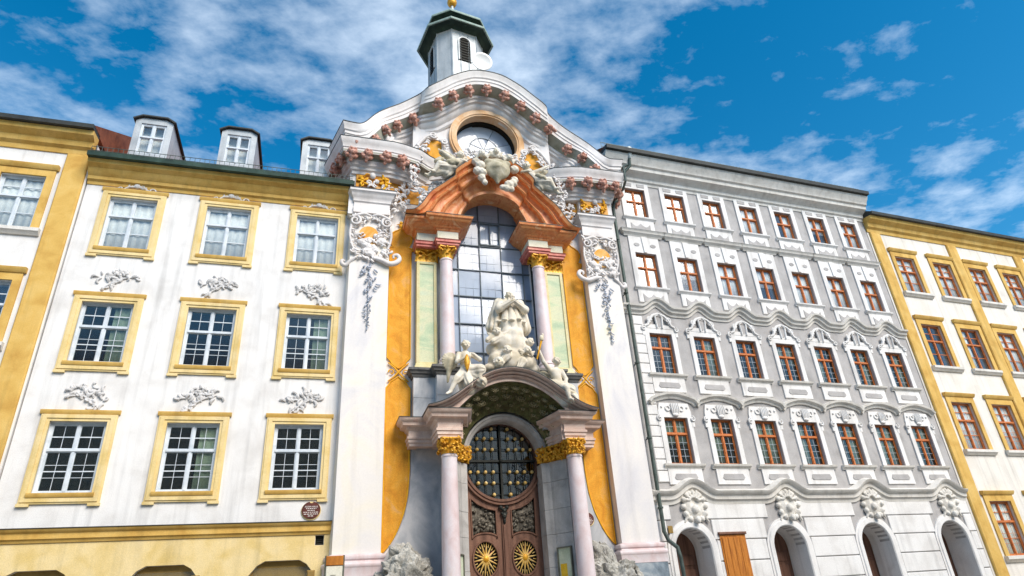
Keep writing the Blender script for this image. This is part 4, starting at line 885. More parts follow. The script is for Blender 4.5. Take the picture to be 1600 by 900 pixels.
# muntin between the leaves, keyhole ornament
mt = MB(); mt.box(X0-.07, X0+.07, dy-.09, dy-.041, .52, 4.38); mt.box(X0-.035, X0+.035, dy-.12, dy-.091, .52, 4.2); CH('door_stile', mt, 'wood_door')
ko = SDF((X0-.2, dy-.22, 3.85), (X0+.2, dy-.02, 4.5), .014)
for c_, r in (((X0-.09, dy-.1, 4.36), .06), ((X0+.09, dy-.1, 4.36), .06), ((X0, dy-.12, 4.28), .07), ((X0, dy-.12, 4.14), (.07, .06, .09)), ((X0-.06, dy-.1, 4.2), .045), ((X0+.06, dy-.1, 4.2), .045), ((X0, dy-.11, 4.0), (.04, .05, .1))): ko.ell(c_, r, .02)
ko.rough(.012, 70); CH('door_ornament', ko.mesh(), 'iron', smooth=True)
tr = MB(); tr.ring(DC, DR-.01, DR+.06, dy-.10, dy+.08, 56); tr.ring(DC, DR+.061, DR+.10, dy-.06, dy+.08, 56, math.pi, 2*math.pi); tr.ring(DC, DR+.101, DR+.15, dy-.12, dy+.08, 56, math.pi, 2*math.pi)
light = CH('round_door_light', tr, 'wood_door', label='round barred window above the church door')
gb = MB(); gb.box(X0-DR+.01, X0+DR-.01, dy-.06, dy-.03, 5.64, 5.70); gb.box(X0-.028, X0+.028, dy-.07, dy-.029, DC[1]-DR+.01, DC[1]+DR-.01); gb.lathe([(.0, 5.60), (.05, 5.63), (.06, 5.67), (.05, 5.71), (0, 5.74)], X0, dy-.07, 10)
vx = [-.93, -.70, -.475, -.245, .245, .475, .70, .93]; hz = [4.72, 5.04, 5.35, 6.0, 6.32, 6.61]
for x in vx:
    h = math.sqrt(DR*DR-x*x); gb.tube([(X0+x, dy-.045, DC[1]-h), (X0+x, dy-.045, DC[1]+h)], .012, 5)
for z in hz:
    w = math.sqrt(DR*DR-(z-DC[1])**2); gb.tube([(X0-w, dy-.045, z), (X0+w, dy-.045, z)], .012, 5)
part('window_grille', gb, MT['iron'], light)
bl = MB(); bl.ball((0, 0, 0), .052, 10, 8); bme = bl.mesh('gilded_knob', smooth=True); bme.materials.append(MT['pale_gold'])
for x in vx:
    for z in hz:
        if x*x+(z-DC[1])**2 < (DR-.07)**2: inst('gilded_knob', bme, light, (X0+x, dy-.06, z))
gl = MB(); gl.disc(DC, DR, dy+.04, dy+.05, 48); part('pane', gl, MT['dark_glass'], light, smooth=False)
bb = MB(); bb.box(-1.3, 1.3, 1.2, 1.25, .52, 7.2); bb.box(-1.3, 1.3, .56, 1.2, .30, .5); bb.box(-1.35, -1.3, .56, 1.25, .5, 7.2); bb.box(1.3, 1.35, .56, 1.25, .5, 7.2); bb.box(-1.3, 1.3, .56, 1.25, 7.2, 7.25); CH('vestibule', bb, 'black_interior')

# ================================================================ windows shared by the houses
def win_meshes(w, h, tr, fmat, gmat, lead=None, fw=.045, lmat='lead_bar', bars=0):
    """casement window, origin at the middle of its foot on the wall face, +y inwards"""
    m = MB(); y0, y1 = .09, .16
    m.box(-w/2, w/2, y0, y1, 0, fw); m.box(-w/2, w/2, y0, y1, h-fw, h); m.box(-w/2, -w/2+fw, y0, y1, fw, h-fw); m.box(w/2-fw, w/2, y0, y1, fw, h-fw)
    zt = h*tr; m.box(-.03, .03, y0-.015, y1, fw, h-fw); m.box(-w/2+fw, w/2-fw, y0-.03, y1, zt-.028, zt+.028)
    cells = []
    for s in (-1, 1):
        for a, b in ((fw, zt-.028), (zt+.028, h-fw)):
            x0, x1 = (.03, w/2-fw) if s > 0 else (-w/2+fw, -.03); c = .026
            m.prism([(x0, a), (x1, a), (x1, b), (x0, b)], y0+.01, y1-.01, [[(x0+c, a+c), (x1-c, a+c), (x1-c, b-c), (x0+c, b-c)]])
            cells.append((x0+c, x1-c, a+c, b-c))
            if bars and b-a > .5:
                for k in range(1, bars+1): z = a+(b-a)*k/(bars+1); m.box(x0+c, x1-c, y0+.02, y1-.02, z-.013, z+.013)
    fm = m.mesh('window', smooth=False); fm.materials.append(MT[fmat]); panes = []
    for (x0, x1, z0, z1) in cells:
        p = MB(); p.box(x0, x1, y0+.03, y0+.036, z0, z1); pm = p.mesh('pane', smooth=False); pm.materials.append(MT[gmat]); panes.append(pm)
    lm = None
    if lead:
        l = MB()
        for (x0, x1, z0, z1) in cells:
            for k in range(1, lead[0]): x = x0+(x1-x0)*k/lead[0]; l.box(x-.006, x+.006, y0+.022, y0+.029, z0, z1)
            n = max(2, round((z1-z0)/lead[1]))
            for k in range(1, n): z = z0+(z1-z0)*k/n; l.box(x0, x1, y0+.022, y0+.0292, z-.006, z+.006)
        lm = l.mesh('glazing_bars', smooth=False); lm.materials.append(MT[lmat])
    return fm, panes, lm
def curtain_mesh(w, h, x0=0.0, x1=1.0, z0=0.0):
    m = MB(); m.grid(lambda u, v: (-w/2+w*(x0+(x1-x0)*u), .165+.012*math.sin(u*38*(x1-x0))+.006*math.sin(u*11), h*(z0+(1-z0)*v)), 60, 1, .008)
    me = m.mesh('curtain', smooth=True); me.materials.append(MT['curtain']); return me
def put_window(house, loc, ms, sub=(), curtain=None, tilt=None):
    fm, panes, lm = ms; w = inst('window', fm, house, loc)
    for i, p in enumerate(panes):
        o = inst('pane', p, w, loc)
    if lm: inst('glazing_bars', lm, w, loc)
    for nme, me in sub: inst(nme, me, w, loc)
    if curtain: inst('curtain', curtain, w, loc)
    return w
def mk(name, mb, mat, smooth='auto'):
    me = mb.mesh(name, smooth=smooth); me.materials.append(MT[mat]); return me

# ================================================================ grey house to the right of the church
RH = root('grey_house', (4.98, .1, 0), 'tall grey and white stuccoed townhouse with brown casement windows right of the church', 'house')
NR = 7; PIT = 1.78; RX0 = 6.08; HX0, HX1 = 4.70, RX0+PIT*(NR-1)+1.02
rowz = [(14.85, 16.20), (11.83, 13.28), (8.55, 10.04), (5.55, 7.06)]; HW = .445
def rhpart(n, mb, mat, **k): return part(n, mb, MT[mat], RH, **k)
holes = [[(RX0+PIT*k-HW, a), (RX0+PIT*k+HW, a), (RX0+PIT*k+HW, b), (RX0+PIT*k-HW, b)] for k in range(NR) for a, b in rowz]
def gdoor(x): return [(x+.62, .0), (x+.62, 3.02)]+arc(x, 3.02, .62, 0, 180, 12)[1:-1]+[(x-.62, 3.02), (x-.62, 0)]
gx = [5.88+PIT*2*k for k in range(4)]
outer_p = [(HX1, 0), (HX1, 17.2), (HX0, 17.2), (HX0, 0)]
for x in gx: outer_p += list(reversed(gdoor(x)))
w_ = MB(); w_.prism(outer_p, .1, .5, holes); rhpart('wall', w_, 'grey_wall', smooth=False)
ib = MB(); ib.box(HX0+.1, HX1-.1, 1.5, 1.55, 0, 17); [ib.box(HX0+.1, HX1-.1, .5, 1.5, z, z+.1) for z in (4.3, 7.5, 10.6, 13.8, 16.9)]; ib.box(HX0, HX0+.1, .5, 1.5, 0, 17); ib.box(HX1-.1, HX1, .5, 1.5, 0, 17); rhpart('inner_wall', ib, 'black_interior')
bs = MB(); bs.box(HX0, HX1, 1.56, 14, 0, 17.1); rhpart('rear_wing', bs, 'grey_wall')
# main cornice and roof
PCO = [(HX0, .1), (HX1, .1)]
c = MB(); c.plan(PCO, [(-.2, 16.42), (.03, 16.42), (.05, 16.52), (.12, 16.56), (.13, 16.68), (.22, 16.76), (.40, 16.84), (.42, 16.98), (.50, 17.02), (.54, 17.14), (.64, 17.26), (.68, 17.38), (-.2, 17.42)]); rhpart('main_cornice', c, 'ledge_stone', label='pale stone main cornice')
c = MB(); c.plan(PCO, [(-.2, 17.425), (.66, 17.39), (.80, 17.40), (.82, 17.55), (.70, 17.58), (-.2, 17.60)]); rhpart('gutter', c, 'roof_dark')
c = MB(); c.add([(HX0, -.55, 17.55), (HX1, -.55, 17.55), (HX1, 6.5, 21.2), (HX0, 6.5, 21.2), (HX1, 14, 17.2), (HX0, 14, 17.2)], [(0, 1, 2, 3), (3, 2, 4, 5), (0, 3, 5), (1, 4, 2), (0, 5, 4, 1)]); rhpart('roof', c, 'roof_red')
c = MB()
for k in range(int((HX1-HX0)/.16)): c.box(HX0+k*.16, HX0+k*.16+.012, -.30, -.288, 17.6, 17.98)
for z in (17.76, 17.94): c.box(HX0, HX1, -.302, -.286, z, z+.018)
rhpart('snow_guard', c, 'pipe_metal', smooth=False)
# trims per window
def scal(n, w, z0, z1, amp):
    t = [(-w/2+w*k/24, z1-amp*abs(math.sin(math.pi*n*k/24))) for k in range(25)]; return [(-w/2, z0), (w/2, z0)]+list(reversed(t))
sur = []
m = MB(); h = 1.35; m.prism([(-.64, -.02), (.64, -.02), (.64, 1.64), (-.64, 1.64)], -.05, .02, [[(-HW, .0), (HW, .0), (HW, h), (-HW, h)]])
s1 = mk('surround', m, 'house_white', False)
m = MB(); m.prism([(-.46, 1.44), (-.12, 1.44), (-.1, 1.58), (-.46, 1.6)], -.065, -.05); r1b = mk('lintel_panel', m, 'grey_wall', False); m = MB(); m.prism([(.14, 1.44), (.46, 1.44), (.46, 1.6), (.12, 1.58)], -.065, -.05); r1 = mk('lintel_panel', m, 'grey_wall', False)
m = MB(); m.plan([(-.70, 0), (.70, 0)], [(-.02, -.12), (.05, -.12), (.08, -.08), (.13, -.05), (.14, .0), (-.02, .02)]); m.plan([(-.60, 0), (.60, 0)], [(-.02, -.62), (.05, -.60), (.05, -.121), (-.02, -.121)]); sl1 = mk('sill', m, 'house_white')
m = MB(); m.prism([(x, z) for x, z in scal(2, .82, -.58, -.28, .14)], -.068, -.05); ap1 = mk('apron_relief', m, 'grey_wall', False)
m = MB(); h = 1.45; m.prism([(-.64, -.02), (.64, -.02), (.64, 2.14), (-.64, 2.14)], -.05, .02, [[(-HW, 0), (HW, 0), (HW, h), (-HW, h)]])
m.prism([(-.06, 1.46), (.06, 1.46), (.14, 2.12), (-.10, 2.12)], -.09, -.05); s2 = mk('surround', m, 'house_white', False)
m = MB(); m.disc((-.33, 1.78), .12, -.065, -.05, 14, 1, .6); r2b = mk('lintel_panel', m, 'grey_wall'); m = MB(); m.disc((.36, 1.78), .12, -.065, -.05, 14, 1, .6); r2_ = mk('lintel_panel', m, 'grey_wall')
m = MB(); m.plan([(-.74, .02), (-.74, 0), (.74, 0), (.74, .02)], [(-.02, 2.14), (.06, 2.14), (.08, 2.20), (.16, 2.26), (.18, 2.34), (.22, 2.38), (-.02, 2.41)]); hd2 = mk('hood', m, 'ledge_stone')
def ears(mb, h, w=.66):
    for s in (-1, 1):
        mb.tube(spiral((s*(w-.02), h+.06), .10, .02, 1.2, math.pi/2, 12, -.08, 0, -s), .03, 5); mb.box(min(s*(w-.06), s*(w+.04)), max(s*(w-.06), s*(w+.04)), -.06, .0, h-.2, h+.06)
m = MB(); h = 1.49; m.prism([(-.62, -.02), (.62, -.02), (.62, h+.18), (-.62, h+.18)], -.05, .02, [[(-HW, 0), (HW, 0), (HW, h), (-HW, h)]]); ears(m, h+.1)
for s in (-1, 1):
    m.tube([(s*.60, -.07, h+.24), (s*.46, -.08, h+.30), (s*.36, -.09, h+.52), (s*.22, -.09, h+.66), (0, -.1, h+.74)], [.05, .05, .06, .05, .04], 6)
    m.tube(spiral((s*.36, h+.5), .12, .02, 1.3, -math.pi/2, 14, -.10, 0, s), .032, 5)
    m.tube([(s*.10, -.08, h+.2), (s*.14, -.09, h+.62), (0, -.1, h+.72)], .035, 5)
m.prism([(-.6, h+.18), (.6, h+.18), (.5, h+.3), (0, h+.34), (-.5, h+.3)], -.06, .02); s3 = mk('surround', m, 'house_white')
m = MB(); m.prism([(-.08, h+.3), (0, h+.22), (.08, h+.3), (.11, h+.62), (-.11, h+.62)], -.07, -.0); r3_ = mk('lintel_panel', m, 'grey_wall', False)
m = MB(); m.plan([(-.74, .0), (.74, 0)], [(-.02, -.14), (.05, -.14), (.07, -.09), (.14, -.06), (.16, .0), (-.02, .02)]); sl3 = mk('sill', m, 'ledge_stone')
m = MB(); m.prism([(-.62, -.62), (.62, -.62), (.62, -.141), (-.62, -.141)], -.05, .02); sap = mk('apron', m, 'house_white', False)
m = MB(); m.prism([(-.42, -.42), (-.36, -.48), (.36, -.48), (.42, -.42), (.36, -.30), (-.36, -.30)], -.07, -.05); ap3 = mk('apron_relief', m, 'grey_wall', False)
m = MB(); h = 1.51; m.prism([(-.62, -.02), (.62, -.02), (.62, h+.2), (.55, h+.48), (-.55, h+.48), (-.62, h+.2)], -.05, .02, [[(-HW, 0), (HW, 0), (HW, h), (-HW, h)]]); ears(m, h-.1, .64)
for s in (-1, 1):
    m.ring((s*.26, h+.30), .06, .10, -.09, -.05, 12); m.ball((s*.48, -.06, h+.34), .04)
for k in range(5): m.tube([((k-2)*.05, -.08, h+.10), ((k-2)*.07, -.12, h+.26), ((k-2)*.06, -.1, h+.46)], [.02, .035, .02], 5)
m.ball((0, -.08, h+.08), (.12, .05, .06)); s4 = mk('surround', m, 'house_white')
m = MB(); m.elev([(-.86, 0, h+.42)]+[(x, 0, h+.52+.18*math.cos(x/.8*math.pi/2)) for x in np.linspace(-.74, .74, 13)]+[(.86, 0, h+.42)], [(-.02, -.06), (.06, -.06), (.09, .02), (.18, .06), (.20, .13), (-.02, .16)]); hd4 = mk('hood', m, 'ledge_stone')
wm = [win_meshes(2*HW, b-a, .60, 'window_brown', 'house_glass') for a, b in rowz[:2]]+[win_meshes(2*HW, b-a, .66, 'window_brown', 'lower_glass', (2, .22)) for a, b in rowz[2:]]
subs = [[('surround', s1), ('lintel_panel', r1), ('lintel_panel', r1b), ('sill', sl1), ('apron_relief', ap1)], [('surround', s2), ('lintel_panel', r2_), ('lintel_panel', r2b), ('hood', hd2), ('sill', sl1), ('apron_relief', ap1)], [('surround', s3), ('lintel_panel', r3_), ('sill', sl3), ('apron', sap), ('apron_relief', ap3)], [('surround', s4), ('hood', hd4), ('sill', sl3), ('apron', sap), ('apron_relief', ap3)]]
cur_full = [curtain_mesh(2*HW, b-a) for a, b in rowz]; cur_half = [curtain_mesh(2*HW, b-a, 0, .55) for a, b in rowz]; cur_l = [curtain_mesh(2*HW, b-a, .5, 1.0) for a, b in rowz]
blind = [curtain_mesh(2*HW, b-a, 0, 1, .45) for a, b in rowz]
rr = random.Random(5)
for k in range(NR):
    for r, (a, b) in enumerate(rowz):
        cu = rr.choice([cur_full[r], cur_full[r], cur_full[r], blind[r], cur_l[r]]) if (r < 2 and not (k == 0)) else rr.choice([cur_half[r], cur_l[r], None, cur_full[r], blind[r]])
        if k == 0 and r == 0: cu = cur_half[r]
        if k == 0 and r == 1: cu = cur_l[r]
        put_window(RH, (RX0+PIT*k, .1, a), wm[r], subs[r], cu)
# wavy string course over the third row, band over the door
def wave(x0, x1, centers, z, amp, hw):
    P = []
    for x in np.linspace(x0, x1, int((x1-x0)/.09)+1):
        d = min(abs(x-c) for c in centers); P.append((x, .1, z+(amp*.5*(1+math.cos(math.pi*d/hw)) if d < hw else 0)))
    return P
m = MB(); m.elev(wave(HX0, HX1, [RX0+PIT*k for k in range(NR)], 10.92, .34, .66), [(-.02, -.20), (.04, -.20), (.06, -.12), (.14, -.08), (.16, .0), (.24, .04), (.26, .10), (-.02, .14)]); rhpart('string_course', m, 'ledge_stone', label='wavy stone string course')
m = MB(); m.elev(wave(HX0, HX1, [x+.30 for x in gx], 4.62, .36, .85), [(-.02, -.30), (.05, -.30), (.07, -.2), (.14, -.16), (.15, -.05), (.24, .0), (.28, .08), (-.02, .18)]); rhpart('string_course', m, 'ledge_stone', label='stone band that arches over the house door')
# quoins
for k in range(16):
    m = MB(); z = 5.0+k*.355; m.cbox(HX0+.37, HX0+.75, .05, .12, z, z+.335, .02); rhpart('quoin', m, 'house_white', smooth=False)
# ground floor: rusticated courses
for r in range(7):
    z0 = .3+r*.60; z1 = z0+.57; edges = [HX0+.02]
    for x in gx:
        hw = .88 if z0 < 3.0 else (.80 if z0 < 3.5 else .60); edges += [x-hw, x+hw]
    edges.append(HX1-.02)
    for i in range(0, len(edges), 2):
        if edges[i+1]-edges[i] > .08: m = MB(); m.cbox(edges[i], edges[i+1], .055, .12, z0, min(z1, 4.40), .015); rhpart('rustic_course', m, 'house_white', smooth=False)
for i, x in enumerate(gx):
    m = MB(); P = [(x-.62, .1, 0)]+[(p[0], .1, p[1]) for p in arc(x, 3.02, .62, 180, 0, 16)]+[(x+.62, .1, 0)]; m.elev(P, [(-1.0, -.002), (.05, -.002), (.08, .03), (.08, .16), (.05, .18), (.05, .25), (-.02, .25)]); rhpart('door_arch', m, 'house_white')
    d = MB(); d.prism([(x-.62, .02), (x+.62, .02)]+arc(x, 3.02, .62, 0, 180, 14), .92, 1.0); dd = rhpart('house_door', d, 'wood_door', label='brown panelled house door in a deep arch')
    for sx in (-1, 1):
        for za, zb in ((.2, .9), (1.0, 1.75), (1.85, 2.55), (2.65, 2.95)):
            q = MB(); q.cbox(min(x+sx*.08, x+sx*.52), max(x+sx*.08, x+sx*.52), .885, .92, za, zb, .02); part('door_panel', q, MT['wood_door'], dd, smooth=False)
    # shell cartouche above the arch
    cs = SDF((x-.42, -.28, 3.56), (x+.95, .2, 4.90), .024); cxx = x+.27
    cs.ell((cxx, .08, 4.28), (.36, .12, .38), .03).ell((cxx+.06, -.06, 4.38), (.22, .12, .22), .04, sub=True)
    for k in range(12):
        a = 2*math.pi*k/12; cs.ell((cxx+.40*math.cos(a), .03, 4.26+.42*math.sin(a)), (.085, .08, .085), .02)
    for k in range(7):
        a = math.pi*(.1+.8*k/6); cs.cap((cxx+.16*math.cos(a), -.02, 4.4+.14*math.sin(a)), (cxx+.36*math.cos(a), .0, 4.36+.36*math.sin(a)), .035, .05, .01)
    cs.ell((cxx-.02, -.03, 4.18), (.12, .09, .13), .02).ell((cxx-.02, -.08, 3.86), (.09, .08, .11), .02).cap((cxx-.3, .04, 4.0), (cxx-.42, .04, 3.8), .06, .03, .02).cap((cxx+.3, .04, 4.0), (cxx+.42, .04, 3.8), .06, .03, .02)
    cs.rough(.012, 55); rhpart('cartouche', cs.mesh(), 'ledge_stone', smooth=True)
m = MB(); m.box(gx[0]-.77, gx[0]-.62, .03, .056, 3.52, 3.72); rhpart('house_number', m, 'ochre_dark')
sg = MB(); xs_ = gx[0]+.98; sg.box(xs_, xs_+.92, .03, .09, 2.0, 3.42); sgo = rhpart('shop_panel', sg, 'board_wood', label='orange brown wooden shop panel beside the arched door')
for k in range(4): m = MB(); m.cbox(xs_+.05+k*.207, xs_+.05+k*.207+.20, .005, .03, 2.06, 3.34, .008); part('plank', m, MT['board_wood'], sgo, smooth=False)
m = MB(); m.cbox(xs_-.04, xs_+.96, -.03, .092, 3.425, 3.50, .015); part('panel_cap', m, MT['wood_door'], sgo, smooth=False)
RH.rotation_euler.z = math.radians(2.6)
# drain pipes between church and grey house
dp = MB(); P = [(5.78, -.45, 17.4), (5.78, -.40, 16.9), (5.42, -.12, 16.5), (5.36, -.1, 15.6), (5.2, -.12, 15.42), (4.98, -.12, 15.25), (4.92, -.1, 15.0), (4.88, -.1, 3.55), (4.95, -.15, 3.3), (5.06, -.4, 3.08), (5.10, -.42, 2.8), (5.12, -.42, .1)]
dp.tube(P, .06, 10); dpo = thing('drain_pipe', dp, MT['pipe_metal'], (5.12, -.42, .1), 'dark metal drain pipe running down between church and grey house', 'drain pipe')
for z in (4.2, 6.3, 8.8, 11.4, 13.6):
    m = MB(); m.ring((0, 0), .058, .085, 0, .05, 12); m = m.xf(lambda p: (4.885+p[0], -.1+p[2], z+p[1])); m.box(4.87, 4.90, -.02, .2, z+.01, z+.04); part('pipe_clamp', m, MT['pipe_metal'], dpo)
m = MB(); m.lathe([(.06, 17.2), (.12, 17.3), (.17, 17.55), (.17, 17.68), (.1, 17.72)], 5.78, -.45, 12); part('hopper', m, MT['pipe_light'], dpo)
m = MB(); m.tube([(5.42, -.3, 16.75), (5.3, -1.0, 16.4), (5.12, -1.02, 16.3), (5.10, -1.02, 15.62), (5.16, -.6, 15.5)], .045, 8); part('branch_pipe', m, MT['pipe_metal'], dpo)

# ================================================================ white and ochre house to the left
LH = root('ochre_house', (-8.5, 0, 0), 'white house with ochre window frames and cornice left of the church', 'house')
LX1, NL, LP = -4.60, 3, 2.62; LXC = -5.60; LX0 = LXC-LP*(NL-1)-1.32
lrow = [(11.62, 13.34), (8.18, 9.93), (4.88, 6.62)]; LW = .63
def lhp(n, mb, mat, **k): return part(n, mb, MT[mat], LH, **k)
lh = [[(LXC-LP*k-LW, a), (LXC-LP*k+LW, a), (LXC-LP*k+LW, b), (LXC-LP*k-LW, b)] for k in range(NL) for a, b in lrow]
gnd = []
for k in range(NL):
    x = LXC-LP*k-.12; gnd += [(x-.78, 0), (x-.78, 2.9)]+arc(x, 2.9, .78, 180, 0, 10, 1, .42)[1:-1]+[(x+.78, 2.9), (x+.78, 0)]
gl_ = []
for k in reversed(range(NL)):
    x = LXC-LP*k-.12; gl_ += [(x-.78, 0), (x-.78, 2.85)]+[(x-.78+.2, 3.1), (x-.4, 3.2), (x+.4, 3.2), (x+.58, 3.1)]+[(x+.78, 2.85), (x+.78, 0)]
w_ = MB(); w_.prism([(LX0, 0)]+gl_+[(LX1, 0), (LX1, 13.9), (LX0, 13.9)], 0, .4, lh+[[(-4.97, 3.53), (-4.77, 3.53), (-4.77, 3.76), (-4.97, 3.76)]]); lhp('wall', w_, 'house_white', smooth=False)
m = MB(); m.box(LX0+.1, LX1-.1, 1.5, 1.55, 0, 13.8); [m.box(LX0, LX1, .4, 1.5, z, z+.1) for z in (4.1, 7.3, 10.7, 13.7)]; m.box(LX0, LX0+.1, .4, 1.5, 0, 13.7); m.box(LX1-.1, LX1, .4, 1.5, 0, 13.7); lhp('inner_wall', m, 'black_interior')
m = MB(); m.box(LX0, LX1, 1.56, 12, 0, 14.3); lhp('rear_wing', m, 'house_white')
# ground floor yellow facing with openings, base cornice
fpan = [[(LX0, 0)]+gl_+[(LX1, 0), (LX1, 3.82), (LX0, 3.82)]]
m = MB(); m.prism(fpan[0], -.05, -.002, [[(-4.98, 3.52), (-4.76, 3.52), (-4.76, 3.77), (-4.98, 3.77)]]); lhp('ground_floor_facing', m, 'ochre_pale', smooth=False)
m = MB(); m.plan([(LX0, 0), (LX1, 0)], [(-.02, 3.78), (.08, 3.78), (.10, 3.84), (.14, 3.86), (.14, 3.98), (.20, 4.02), (.22, 4.07), (-.02, 4.09)]); lhp('base_cornice', m, 'ochre', label='ochre cornice above the ground floor')
m = MB(); m.plan([(LX0, 0), (LX1, 0)], [(-.02, 4.092), (.235, 4.072), (.235, 4.09), (-.02, 4.11)]); lhp('lead_flashing', m, 'lead')
for k in range(NL):
    x = LXC-LP*k-.12; m = MB(); m.box(x-.78, x+.78, .12, .2, .02, 3.2); g_ = lhp('shop_window_frame', m, 'ochre_dark')
    m = MB(); m.box(x-.66, x+.66, .10, .115, .5, 3.05); part('pane', m, MT['house_glass'], g_, smooth=False)
    m = MB(); m.cbox(x+.6, x+.79, -.08, .12, 0, 2.95, .03); part('pillar', m, MT['ochre_dark'], g_, smooth=False)
m = MB(); m.box(-4.96, -4.78, .1, .14, 3.54, 3.75); vb = lhp('vent', m, 'black_interior')
for k in range(4): q = MB(); q.box(-4.96, -4.78, .03, .1, 3.555+k*.05, 3.575+k*.05); part('vent_slat', q, MT['iron'], vb)
# eaves
m = MB(); m.plan([(LX0, 0), (LX1+.02, 0)], [(-.05, 13.72), (.03, 13.72), (.05, 13.82), (.12, 13.86), (.13, 13.96), (.24, 14.06), (.28, 14.16), (.42, 14.24), (.46, 14.36), (-.05, 14.40)]); lhp('main_cornice', m, 'ochre', label='ochre main cornice under the eaves')
m = MB(); m.plan([(LX0, 0), (LX1+.05, 0)], [(-.05, 14.402), (.44, 14.37), (.60, 14.36), (.62, 14.50), (.5, 14.54), (-.05, 14.56)]); lhp('gutter', m, 'green_copper')
sl = lambda y: 14.52+(y+.5)*.72
m = MB(); m.add([(LX0, -.5, sl(-.5)), (LX1, -.5, sl(-.5)), (LX1, 5.5, sl(5.5)), (LX0, 5.5, sl(5.5)), (LX1, 12, 14.3), (LX0, 12, 14.3)], [(0, 1, 2, 3), (3, 2, 4, 5), (0, 3, 5), (1, 4, 2), (0, 5, 4, 1)]); rf_ = lhp('roof', m, 'roof_red')
tl = MB()
for j in range(26):
    y = -.48+j*.225; z = sl(y)
    tl.add([(LX0, y, z), (LX1, y, z), (LX1, y+.26, z+.26*.72+.012), (LX0, y+.26, z+.26*.72+.012), (LX0, y, z+.035), (LX1, y, z+.035), (LX1, y+.26, z+.26*.72+.018), (LX0, y+.26, z+.26*.72+.018)], [(0, 1, 2, 3), (4, 7, 6, 5), (0, 4, 5, 1), (0, 3, 7, 4), (1, 5, 6, 2)])
part('tile_courses', tl, MT['roof_red'], rf_, smooth=False, kind='stuff')
m = MB()
for k in range(int((LX1-LX0)/.14)): m.box(LX0+k*.14, LX0+k*.14+.012, -.42, -.41, 14.55, 14.82)
for z in (14.66, 14.80): m.box(LX0, LX1, -.422, -.406, z, z+.014)
lhp('snow_guard', m, 'pipe_metal', smooth=False)
for k in range(NL):
    xd = -5.80-LP*k; yd = .75; m = MB(); z0, z1 = sl(yd)-.2, 16.95
    m.prism([(xd-.56, z0), (xd+.56, z0), (xd+.56, z1), (xd+.35, z1+.12), (xd-.35, z1+.12), (xd-.56, z1)], yd, 4.2, [[(xd-.38, z0+.42), (xd+.38, z0+.42), (xd+.38, z1-.1), (xd-.38, z1-.1)]]); dm = lhp('dormer', m, 'tower_metal', smooth=False)
    m = MB(); m.elev([(xd-.62, yd+.1, z1-.02), (xd-.37, yd+.1, z1+.14), (xd+.37, yd+.1, z1+.14), (xd+.62, yd+.1, z1-.02)], [(-4, 0), (.2, 0), (.2, .05), (-4, .05)]); part('dormer_roof', m, MT['roof_dark'], dm)
    fm, ps, lm = win_meshes(.76, z1-z0-.52, .55, 'window_white', 'house_glass'); wv = inst('dormer_window', fm, dm, (xd, yd-.05, z0+.42))
    m = MB(); m.box(xd-.38, xd+.38, yd+.10, yd+.106, z0+.42, z1-.1); part('dormer_pane', m, MT['house_glass'], dm, smooth=False)
    m = MB(); m.box(xd-.38, xd+.38, yd+.3, yd+.32, z0+.42, z1-.1); part('dormer_curtain', m, MT['curtain'], dm, smooth=False)
# windows of the left house
h = 1.74
m = MB(); m.prism([(-.84, -.24), (.84, -.24), (.84, h+.20), (-.84, h+.20)], -.05, .01, [[(-LW, 0), (LW, 0), (LW, h), (-LW, h)]]); m.prism([(-.80, -.20), (.80, -.20), (.80, h+.16), (-.80, h+.16)], -.075, -.05, [[(-.70, -.08), (.70, -.08), (.70, h+.07), (-.70, h+.07)]])
for s in (-1, 1): m.box(min(s*.60, s*.86), max(s*.60, s*.86), -.07, .0, -.30, -.23)
lsu = mk('surround', m, 'ochre_pale')
m = MB(); m.plan([(-.88, 0), (.88, 0)], [(-.01, h+.18), (.06, h+.18), (.09, h+.24), (.09, h+.28), (-.01, h+.30)]); lhd = mk('hood', m, 'ochre'); m = MB(); m.plan([(-.70, 0), (.70, 0)], [(-.01, -.10), (.09, -.10), (.12, -.05), (.12, 0), (-.01, .01)]); lsi = mk('sill', m, 'ochre')
lwm = [win_meshes(2*LW, b-a, .60, 'window_white', 'lower_glass', (2, .3), .06, 'window_white', 1) if r else win_meshes(2*LW, b-a, .66, 'window_white', 'house_glass', None, .06, 'lead_bar', 1) for r, (a, b) in enumerate(lrow)]
lcur = [curtain_mesh(2*LW, b-a) for a, b in lrow]; lcurh = [curtain_mesh(2*LW, b-a, .62, 1.0) for a, b in lrow]
for k in range(NL):
    for r, (a, b) in enumerate(lrow): put_window(LH, (LXC-LP*k, 0, a), lwm[r], [('surround', lsu), ('hood', lhd), ('sill', lsi)], lcur[r] if r == 0 else (lcurh[r] if (k+r) % 2 else None))
# stucco sprays on the white wall
def spray(seed, sx=1.0):
    q = random.Random(seed); m = MB(); a = q.uniform(.2, .6); f = q.choice((-1, 1))
    foliage(m, [(f*.34, -.26), (f*.1, -.06), (-f*.12, .12)], -.005, 6, .03, .12, q, .03); foliage(m, [(-f*.40, .18), (-f*.12, .16), (f*.18, .22), (f*.40, .10)], -.005, 12, .08, .13, q, .04); foliage(m, [(-f*.2, .3), (f*.1, .36)], -.005, 5, .06, .10, q, .03)
    m.stube([(f*.42, -.01, -.34), (f*.15, -.02, -.08), (-f*.1, -.02, .1), (-f*.42, -.01, .2)], [.012, .03, .03, .01], 6); return m
sprays = [mk('stucco_spray', spray(i), 'grey_stucco_relief') for i in range(6)]
for k in range(NL):
    for i, z in enumerate((10.55, 7.18)):
        inst('stucco_spray', sprays[k*2+i], LH, (LXC-LP*k+.05, -.005, z))
cr_ = MB()
